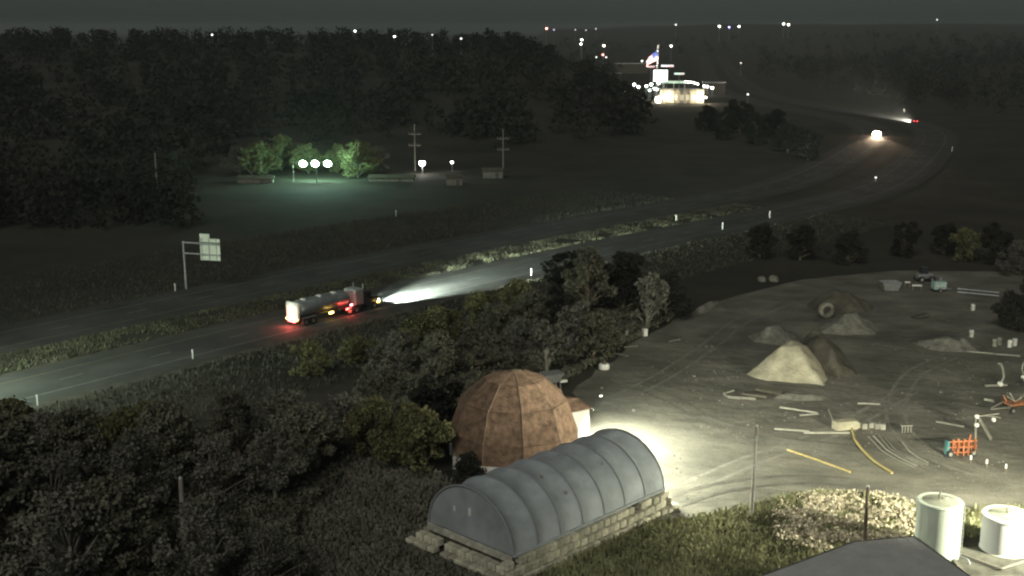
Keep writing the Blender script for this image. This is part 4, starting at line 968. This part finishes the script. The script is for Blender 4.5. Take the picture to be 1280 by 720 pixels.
for k, (u, v, w_, h_, lab) in enumerate([(320, 228, 9.0, 1.2, 'low pale wall left of the three floodlights'), (490, 226, 12.0, 1.0, 'long low pale wall right of the bright green tree'), (568, 231, 4.0, 2.0, 'small dim shed right of the bright single lamp'), (616, 222, 5.5, 2.0, 'dim low building farthest right past the single lamp')]):
    p = G(u, v); t = thing('low_building', lab, 'building', p, R.uniform(-.1, .1))
    b = MB(); b.box((0, 0, h_ / 2), (w_, 3, h_)); b.build('wall', m_rubble, t)
    b = MB(); b.loft([[(-w_ / 2 - .3, -1.8, h_), (w_ / 2 + .3, -1.8, h_), (w_ / 2 + .3, 1.8, h_), (-w_ / 2 - .3, 1.8, h_)], [(-w_ / 2 - .3, -.05, h_ + .7), (w_ / 2 + .3, -.05, h_ + .7), (w_ / 2 + .3, .05, h_ + .7), (-w_ / 2 - .3, .05, h_ + .7)]], True, True, False); b.build('roof', m_dirt_shade, t)
    b = MB(); b.box((w_ * .2, -1.52, h_ * .4), (.8, .05, h_ * .75)); b.build('door', m_dsteel, t)
t = thing('fallen_trunk', 'pale leaning bare trunk lit at the left of the floodlights', 'trunk', G(309, 219), 0)
b = MB(); b.path([Vector((1.5, 0, 0)), Vector((-1.5, .5, 4.0)), Vector((-4.2, 1, 6.8))], [.32, .28, .15], 8); b.build('stem', m_pale_bark, t)
b = MB(); b.path([Vector((-1.5, .5, 4.0)), Vector((-2.2, .8, 6.2))], [.16, .06], 6); b.build('branch', m_pale_bark, t)
def pylon(label, base, h):
    t = thing('power_pylon', label, 'pylon', base, 0.1); b = MB(); b.tube((0, 0, -.3), (0, 0, h), .22, .14, 8); b.build('mast', m_pale_bark, t)
    for z in (h - 3.0, h - 6.2):
        b = MB(); b.box((0, 0, z), (3.4, .16, .18)); b.build('cross_arm', m_pale_bark, t)
        for s_ in (-1.6, -.8, .8, 1.6):
            b = MB(); b.lathe((s_, 0, z + .1), [(.06, 0), (.14, .12), (.06, .22), (.12, .34), (.03, .5)], 8); b.build('insulator', m_pipe, t)
    return t
pylon('pale power pole with two cross arms beside the single bright lamp', G(519, 214), 13.5)
pylon('faint power pole with two cross arms right of the small white lamp', G(629, 210), 11.5)
def street_lamp(label, base, h, size, col, es, power=0, name='street_lamp', group=None, cat='lamp'):
    t = thing(name, label, cat, base, 0, group)
    b = MB(); b.tube((0, 0, -.3), (0, 0, h), max(.09, size * .14), max(.06, size * .1), 6); b.build('post', m_steel, t)
    b = MB(); b.lathe((0, 0, h), [(size * .5, .1), (size * .35, size * .5), (.05, size * .62)], 10); b.build('hood', m_dsteel, t)
    b = MB(); b.sphere((0, 0, h), size * .55, 10, 6); b.build('globe', EM('lamp_%d_%d_%d_%d' % (col[0] * 99, col[1] * 99, col[2] * 99, es), col, es), t)
    if power: lamp('lamp_light', 'POINT', (0, -size - .3, h - .1), power, col, t, radius=.4)
    return t
street_lamp('bright white yard lamp beside the pale power pole', G(528, 218), 3.2, 1.5, (1, 1, .95), 30, 900)
street_lamp('small white lamp right of the bright yard lamp', G(565, 214), 2.6, .75, (1, 1, .95), 12, 40)

# ------------------------------------------------------------------ far vehicles on the highway
def car(label, base, rz, mat, lights=True, power=3000, head_es=20, sz=1.0, hc=(1, .93, .8)):
    t = thing('car', label, 'car', base, rz)
    b = MB(); sec = [(-2.2, .55, .95), (-2.1, .45, 1.1), (-1.0, .42, 1.15), (.9, .42, 1.1), (2.0, .45, .95), (2.25, .55, .8)]
    b.loft([[(x, s_ * .9, z) for s_, z in ((-1, lo), (1, lo), (1, hi), (-1, hi))] for x, lo, hi in sec], True, True, False); b.build('body', mat, t)
    b = MB(); b.loft([[(-1.7, s_ * .85, 1.1) for s_ in (-1, 1)] + [(1.0, s_ * .85, 1.1) for s_ in (1, -1)], [(-1.2, s_ * .7, 1.6) for s_ in (-1, 1)] + [(.3, s_ * .7, 1.6) for s_ in (1, -1)]], True, True, False); b.build('cabin', m_glass, t)
    for p in ((-1.4, -.85, .34), (1.4, -.85, .34), (-1.4, .85, .34), (1.4, .85, .34)): wheel(t, p, .34, .22)
    for s_ in (-.65, .65):
        b = MB(); b.tube((2.2, s_, .75), (2.32, s_, .75), .2 * sz, .24 * sz, 12); b.build('headlight', EM('car_headlight_%d' % head_es, hc, head_es), t)
        b = MB(); b.chamf((.1, .4, .22), .03); b.build('tail_light', m_red, t, (-2.24, s_, .85))
        lamp('headlight_beam', 'SPOT', (2.5, s_, .75), power, hc, t, (40, s_, -.3), rad(32), .8, .1)
    return t
p, tg = on_hw(nearest_hw((161, 452)), 21.0); p.z = .05
ov = car('oncoming car with dazzling headlights before the highway bend', (p.x, p.y, .05), math.atan2(-p.y, -p.x) , m_cab, power=40000, head_es=60, sz=3.6, hc=(1, .72, .48))
lamp('headlight_spill', 'POINT', (3.0, 0, 1.0), 2500, (1, .62, .4), ov, radius=.4)
p, tg = on_hw(nearest_hw((172, 520)), -1.8)
car('car with red tail lights and a lit road ahead at the highway bend', (p.x, p.y, .05), math.atan2(tg.y, tg.x), m_cab, power=700000, head_es=20)

# ------------------------------------------------------------------ truck stop
TS = G(850, 130)
t = thing('truck_stop_building', 'warmly lit truck stop building with pale pilasters', 'building', (TS.x + 2, TS.y + 8, 0), rad(-6))
b = MB(); b.box((0, 4, 3.6), (24, 8, 7.2)); b.build('wall', m_wall, t)
for k in range(8):
    b = MB(); b.box((-11.2 + 3.2 * k, -.3, 3.4), (.9, .7, 6.8)); b.build('pilaster', m_wall, t)
for k in range(7):
    b = MB(); b.box((-9.6 + 3.2 * k, -.02, 3.0), (1.8, .1, 3.0)); b.build('window', EM('warm_window', (1, .86, .55), .5 if k != 1 else 4), t)
b = MB(); b.box((0, 4, 7.4), (25, 9, .5)); b.build('roof', m_steel, t)
b = MB(); b.box((-12.8, -.5, 1.8), (2.6, .4, 3.2)); b.build('lit_doorway', EM('doorway_glow', (1, .95, .78), 9), t)
for x in (-13.5, -7, 9, 12.8):
    b = MB(); b.sphere((x, -1.1, 3.2 if x > -13 else 1.9), .8 if x < -13 else .45, 10, 6); b.build('wall_lamp', EM('wall_lamp', (1, .95, .75), 26), t)
    lamp('wall_light', 'POINT', (x, -2.8, 3.6), 3000, (1, .86, .58), t, radius=.3)
c = G(842, 113)
t = thing('fuel_canopy', 'green-white lit fuel canopy left of the row of bright pump lights', 'canopy', (c.x, c.y, 0), rad(-8))
b = MB(); b.box((0, 0, 5.4), (20, 12, 1.0)); b.build('deck', M('canopy_glow', (.6, .75, .6), .6, emit=(.75, 1, .72), es=.8), t)  # deck glows by itself, standing in for lamplight on the canopy
for x in (-7, 0, 7):
    for y in (-4, 4):
        b = MB(); b.box((x, y, 2.5), (.5, .5, 5.0)); b.build('column', m_white, t)
for x in (-6, 0, 6):
    b = MB(); b.box((x, 0, 4.86), (2, 2, .06)); b.build('soffit_light', EM('soffit', (.9, 1, .85), 6), t)
lamp('canopy_light', 'POINT', (0, -2, 4.2), 3500, (.9, 1, .85), t, radius=1)
c = G(825, 119); D_ = c.y
def zat(v, y): return CAM_H - (v - 35) / 1500.0 * y * 1.0
t = thing('lit_sign_board', 'large glowing white sign board at the foot of the flagpole', 'sign', (c.x, c.y, 0), 0)
zz = zat(92.5, D_); b = MB(); b.box((0, 0, zz), (8.2, .6, 6.6)); b.build('board', EM('led_white', (1, 1, .95), 5), t)
b = MB(); b.box((0, .3, zz), (8.6, .5, 7.0)); b.build('frame', m_steel, t)
for s_ in (-2.5, 2.5):
    b = MB(); b.tube((s_, .3, 0), (s_, .3, zz - 3), .3, .3, 8); b.build('leg', m_steel, t)
lamp('sign_glow', 'POINT', (0, -4, zz - 1), 1800, (.9, 1, .9), t, radius=2)
for k, (u, v, wpx, hpx, col, es, lab) in enumerate([(831, 80.5, 15, 2, (1, .97, .95), 1.6, 'thin white and red lit sign just above the glowing board'), (846, 90, 12, 1.8, (.75, 1, .85), 1.4, 'small green and orange lit sign right of the glowing board'), (811, 81.5, 9, 1.6, (1, .72, .7), 1.2, 'thin pink lit sign below the flag')]):
    y = D_ + 20; s_ = 1500 / (y * 1.02); x = (u - 640) / 1500 * y; t = thing('price_sign', lab, 'sign', (x, y, 0)); z = zat(v, y)
    b = MB(); b.box((0, 0, z), (wpx / s_, .4, hpx / s_)); b.build('panel', EM('sign_panel_%d' % k, col, es), t)
    b = MB(); b.box((wpx * .3 / s_, -.21, z - hpx * .4 / s_), (wpx * .3 / s_, .1, hpx * .7 / s_)); b.build('inset_panel', EM('sign_inset_%d' % k, (1, .3, .2) if k < 2 else (.9, .2, .2), 1.0), t)
    b = MB(); b.tube((0, .3, 0), (0, .3, z), .25, .2, 8); b.build('mast', m_steel, t)
# flagpole and flag
FX, FY = (818 - 640) / 1500 * D_, D_ - 3
t = thing('flagpole', 'tall white flagpole flying a flag above the truck stop', 'flagpole', (FX, FY, 0))
zt = zat(56, FY); b = MB(); b.tube((0, 0, 0), (0, 0, zt), .42, .30, 10); b.build('pole', M('flagpole_glow', (.8, .8, .76), .5, emit=(1, 1, .92), es=.12), t)  # pole glows by itself, standing in for light falling on it
b = MB(); b.sphere((0, 0, zt + .4), .45, 10, 6); b.build('finial', m_yellow, t)
fz = zat(62, FY); NX_, NY_ = 12, 13; FW, FH = 8.4, 6.6
def fp(i, j):
    s_ = i / NX_; q = j / NY_; drop = -6.2 * s_ ** 1.25
    return (-.4 - FW * .80 * s_ + .35 * math.sin(q * 3), -1.2 * math.sin(s_ * 7 + q * 2), fz - q * FH * (1 - .45 * s_) + drop)
m_fr = M('flag_red', (.55, .10, .10), .8, var=.1); m_fw = M('flag_white', (.75, .72, .70), .8, var=.05); m_fb = M('flag_blue', (.06, .09, .30), .8, var=.1)
fl = bpy.data.objects.new('flag', None); COL.objects.link(fl); fl.parent = t
for j in range(13):
    b = MB(); i0 = 5 if j < 7 else 0
    vs = [fp(i, jj) for jj in (j, j + 1) for i in range(i0, NX_ + 1)]; n_ = NX_ + 1 - i0
    b.add(vs, [(i, i + 1, n_ + i + 1, n_ + i) for i in range(n_ - 1)], True); b.build('stripe', m_fr if j % 2 == 0 else m_fw, fl)
b = MB(); vs = [fp(i, jj) for jj in range(0, 8) for i in range(0, 6)]; b.add(vs, [(r * 6 + i, r * 6 + i + 1, (r + 1) * 6 + i + 1, (r + 1) * 6 + i) for r in range(7) for i in range(5)], True); b.build('canton', m_fb, fl)
for k in range(2): lamp('flag_uplight', 'SPOT', (-6 + 5 * k, -14, zz + 2), 26000, (1, .97, .9), t, (-4, 0, fz - 4), rad(50), .6, .3)
# lights round the truck stop
def far_lamp(u, v, y, size, col, es, lab, power=0, group='far lights of the truck stop and plain'):
    x = (u - 640) / 1500 * y * 1.005; z0 = terrain(x, y); z = zat(v, y)
    return street_lamp(lab, (x, y, z0), max(1.2, z - z0), size, col, es, power, 'light_mast', group, 'lamp')
WHT, WRM, GRN = (1, 1, .93), (1, .9, .7), (.85, 1, .88)
FL = [(805, 105, 690, 1.3, GRN, 14, 'white lamp leftmost under the flagpole'), (811, 103, 700, 1.5, GRN, 16, 'white lamp left of the glowing board foot'), (815, 108, 690, 1.3, GRN, 14, 'greenish lamp low at the flagpole foot'), (809, 110, 690, 1.2, GRN, 12, 'greenish lamp lowest at the flagpole foot'), (820, 101, 700, 1.6, WHT, 16, 'white lamp just under the glowing board'), (818, 109, 690, 1.2, GRN, 12, 'greenish lamp right of the flagpole foot'),
 (790, 103, 720, 1.4, WHT, 16, 'white lamp alone left of the flagpole, left of a pair'), (795, 106, 715, 1.5, WHT, 16, 'white lamp alone left of the flagpole, right of a pair'), (778, 112, 700, .8, WRM, 3, 'dim lamp far left of the truck stop pair'),
 (853, 99.5, 760, 1.0, WHT, 14, 'first pump light of the bright row'), (856, 100, 760, 1.0, WHT, 14, 'second pump light of the bright row'), (859, 100, 760, 1.0, WHT, 14, 'third pump light of the bright row'), (862, 100.5, 760, 1.0, WHT, 14, 'fourth pump light of the bright row'), (865, 101.5, 760, 1.0, WHT, 14, 'fifth pump light of the bright row'), (868, 102.5, 760, 1.0, WHT, 14, 'last pump light of the bright row'),
 (876, 105, 740, 1.3, WHT, 14, 'white lamp left of the three at the right of the truck stop'), (880, 105.5, 740, 1.3, WHT, 14, 'white lamp middle of the three at the right of the truck stop'), (886, 107, 740, 1.5, WHT, 14, 'white lamp right of the three at the right of the truck stop'),
 (930, 115, 650, .9, WHT, 3, 'dim white lamp apart, right of the truck stop'), (834, 56.5, 1500, 2.4, WHT, 10, 'white lamp alone right of the flagpole top'), (725, 49, 1500, 2.4, WHT, 10, 'upper lamp of the stacked pair beyond the hill'), (724, 54, 1450, 2.2, WHT, 10, 'lower lamp of the stacked pair beyond the hill'), (752, 56, 1500, 2.6, WRM, 10, 'cream lamp left of the flag'),
 (751, 67, 1200, 1.8, (1, .35, .3), 8, 'red lamp beyond the shoulder of the hill'), (755, 70, 1200, 1.2, WHT, 4, 'small white lamp beside the red lamp beyond the hill'), (743, 70, 1200, 1.2, GRN, 4, 'small greenish lamp left of the red lamp beyond the hill'), (799, 74.5, 1200, 1.6, GRN, 5, 'greenish lamp left of the flag'),
 (682, 35.5, 1300, 2.0, (1, .35, .28), 10, 'red beacon on the hill crest'), (691, 37, 2600, 3.0, (.7, .65, 1), 2, 'faint bluish light right of the red beacon'), (717, 37, 2700, 2.5, WHT, 1.5, 'faint horizon light right of the bluish one'), (730, 37.5, 2700, 2.5, WHT, 1.5, 'faint horizon light in the middle of the far row'), (742, 36, 2700, 2.8, WHT, 1.5, 'faint horizon light at the right of the far row'),
 (839, 31, 2700, 3.0, WHT, 4, 'small white horizon light above the flagpole'), (892, 33, 2600, 4.6, (1, 1, .8), 10, 'cream horizon light left of the blue one'), (904, 34, 2600, 3.6, (.45, .4, 1), 8, 'blue light on the horizon'), (916, 33, 2600, 4.2, WHT, 10, 'white horizon light right of the blue one'), (970, 30, 2600, 4.2, WHT, 10, 'left of the close pair of horizon lights at the right'), (976, 31, 2600, 4.4, WRM, 10, 'right of the close pair of horizon lights at the right'), (1156, 25, 2600, 2.6, WHT, 3, 'faint light high at the far right horizon'),
 (920, 77, 1050, 1.0, WRM, 3, 'dim lamp on the far road right of the truck stop'), (1094, 229, 318, .5, WHT, 1, 'dim glow standing in for a lit road dash below the oncoming car'),  # last glow paints a lit road dash, no lamp stands there
 (449, 38.5, 660, .9, WHT, 10, 'small white light in the hillside trees, left of the row'), (497, 45, 640, .9, WHT, 10, 'white light in the hillside trees, second of the row'), (543, 43, 640, .8, WHT, 1.5, 'faint light in the hillside trees, third of the row'), (578, 47.5, 640, .9, WHT, 3, 'dim light in the hillside trees, last of the row'), (275, 43, 640, .9, WHT, 3, 'dim white light on the hill crest at the upper left')]
for (u, v, y, s_, col, es, lab) in FL:
    x = (u - 640) / 1500 * y
    if v < 60 and y < 700 and u < 640: y2 = y
    far_lamp(u, v, y, s_, col, es, lab, 250 if 690 <= y <= 760 and s_ > 1.25 else 0)
# far roofs near the truck stop
for k, (u, v, y, w_, h_, lab) in enumerate([(889, 101, 760, 13, 3.0, 'pale roofed shed right of the truck stop'), (787, 78, 1100, 30, 3.0, 'long dim roof behind the flag on the left'), (768, 90, 900, 7, 6.0, 'dim pale wall among the trees on the hill shoulder')]):
    x = (u - 640) / 1500 * y; z0 = terrain(x, y); t = thing('far_building', lab, 'building', (x, y, z0)); z = max(3.0, zat(v, y) - z0)
    b = MB(); b.box((0, 0, z / 2), (w_, 8, z)); b.build('wall', m_dirt_shade, t)
    b = MB(); b.box((0, 0, z + .3), (w_ + 1, 9, .6)); b.build('roof', m_steel, t)

# ------------------------------------------------------------------ night air
b = MB(); b.box((200, 2900, 29.0), (11000, 7400, 61.0)); hz = b.build('haze', None); hz['kind'] = 'stuff'; hz['label'] = 'thin night haze over the whole valley'
m = bpy.data.materials.new('haze_air'); m.use_nodes = True; n = m.node_tree; n.nodes.remove(n.nodes['Principled BSDF'])
pv = n.nodes.new('ShaderNodeVolumePrincipled'); pv.inputs['Color'].default_value = (.86, .92, .9, 1); pv.inputs['Density'].default_value = 0.00016; pv.inputs['Anisotropy'].default_value = 0.2
n.links.new(pv.outputs[0], n.nodes['Material Output'].inputs['Volume']); hz.data.materials.append(m)
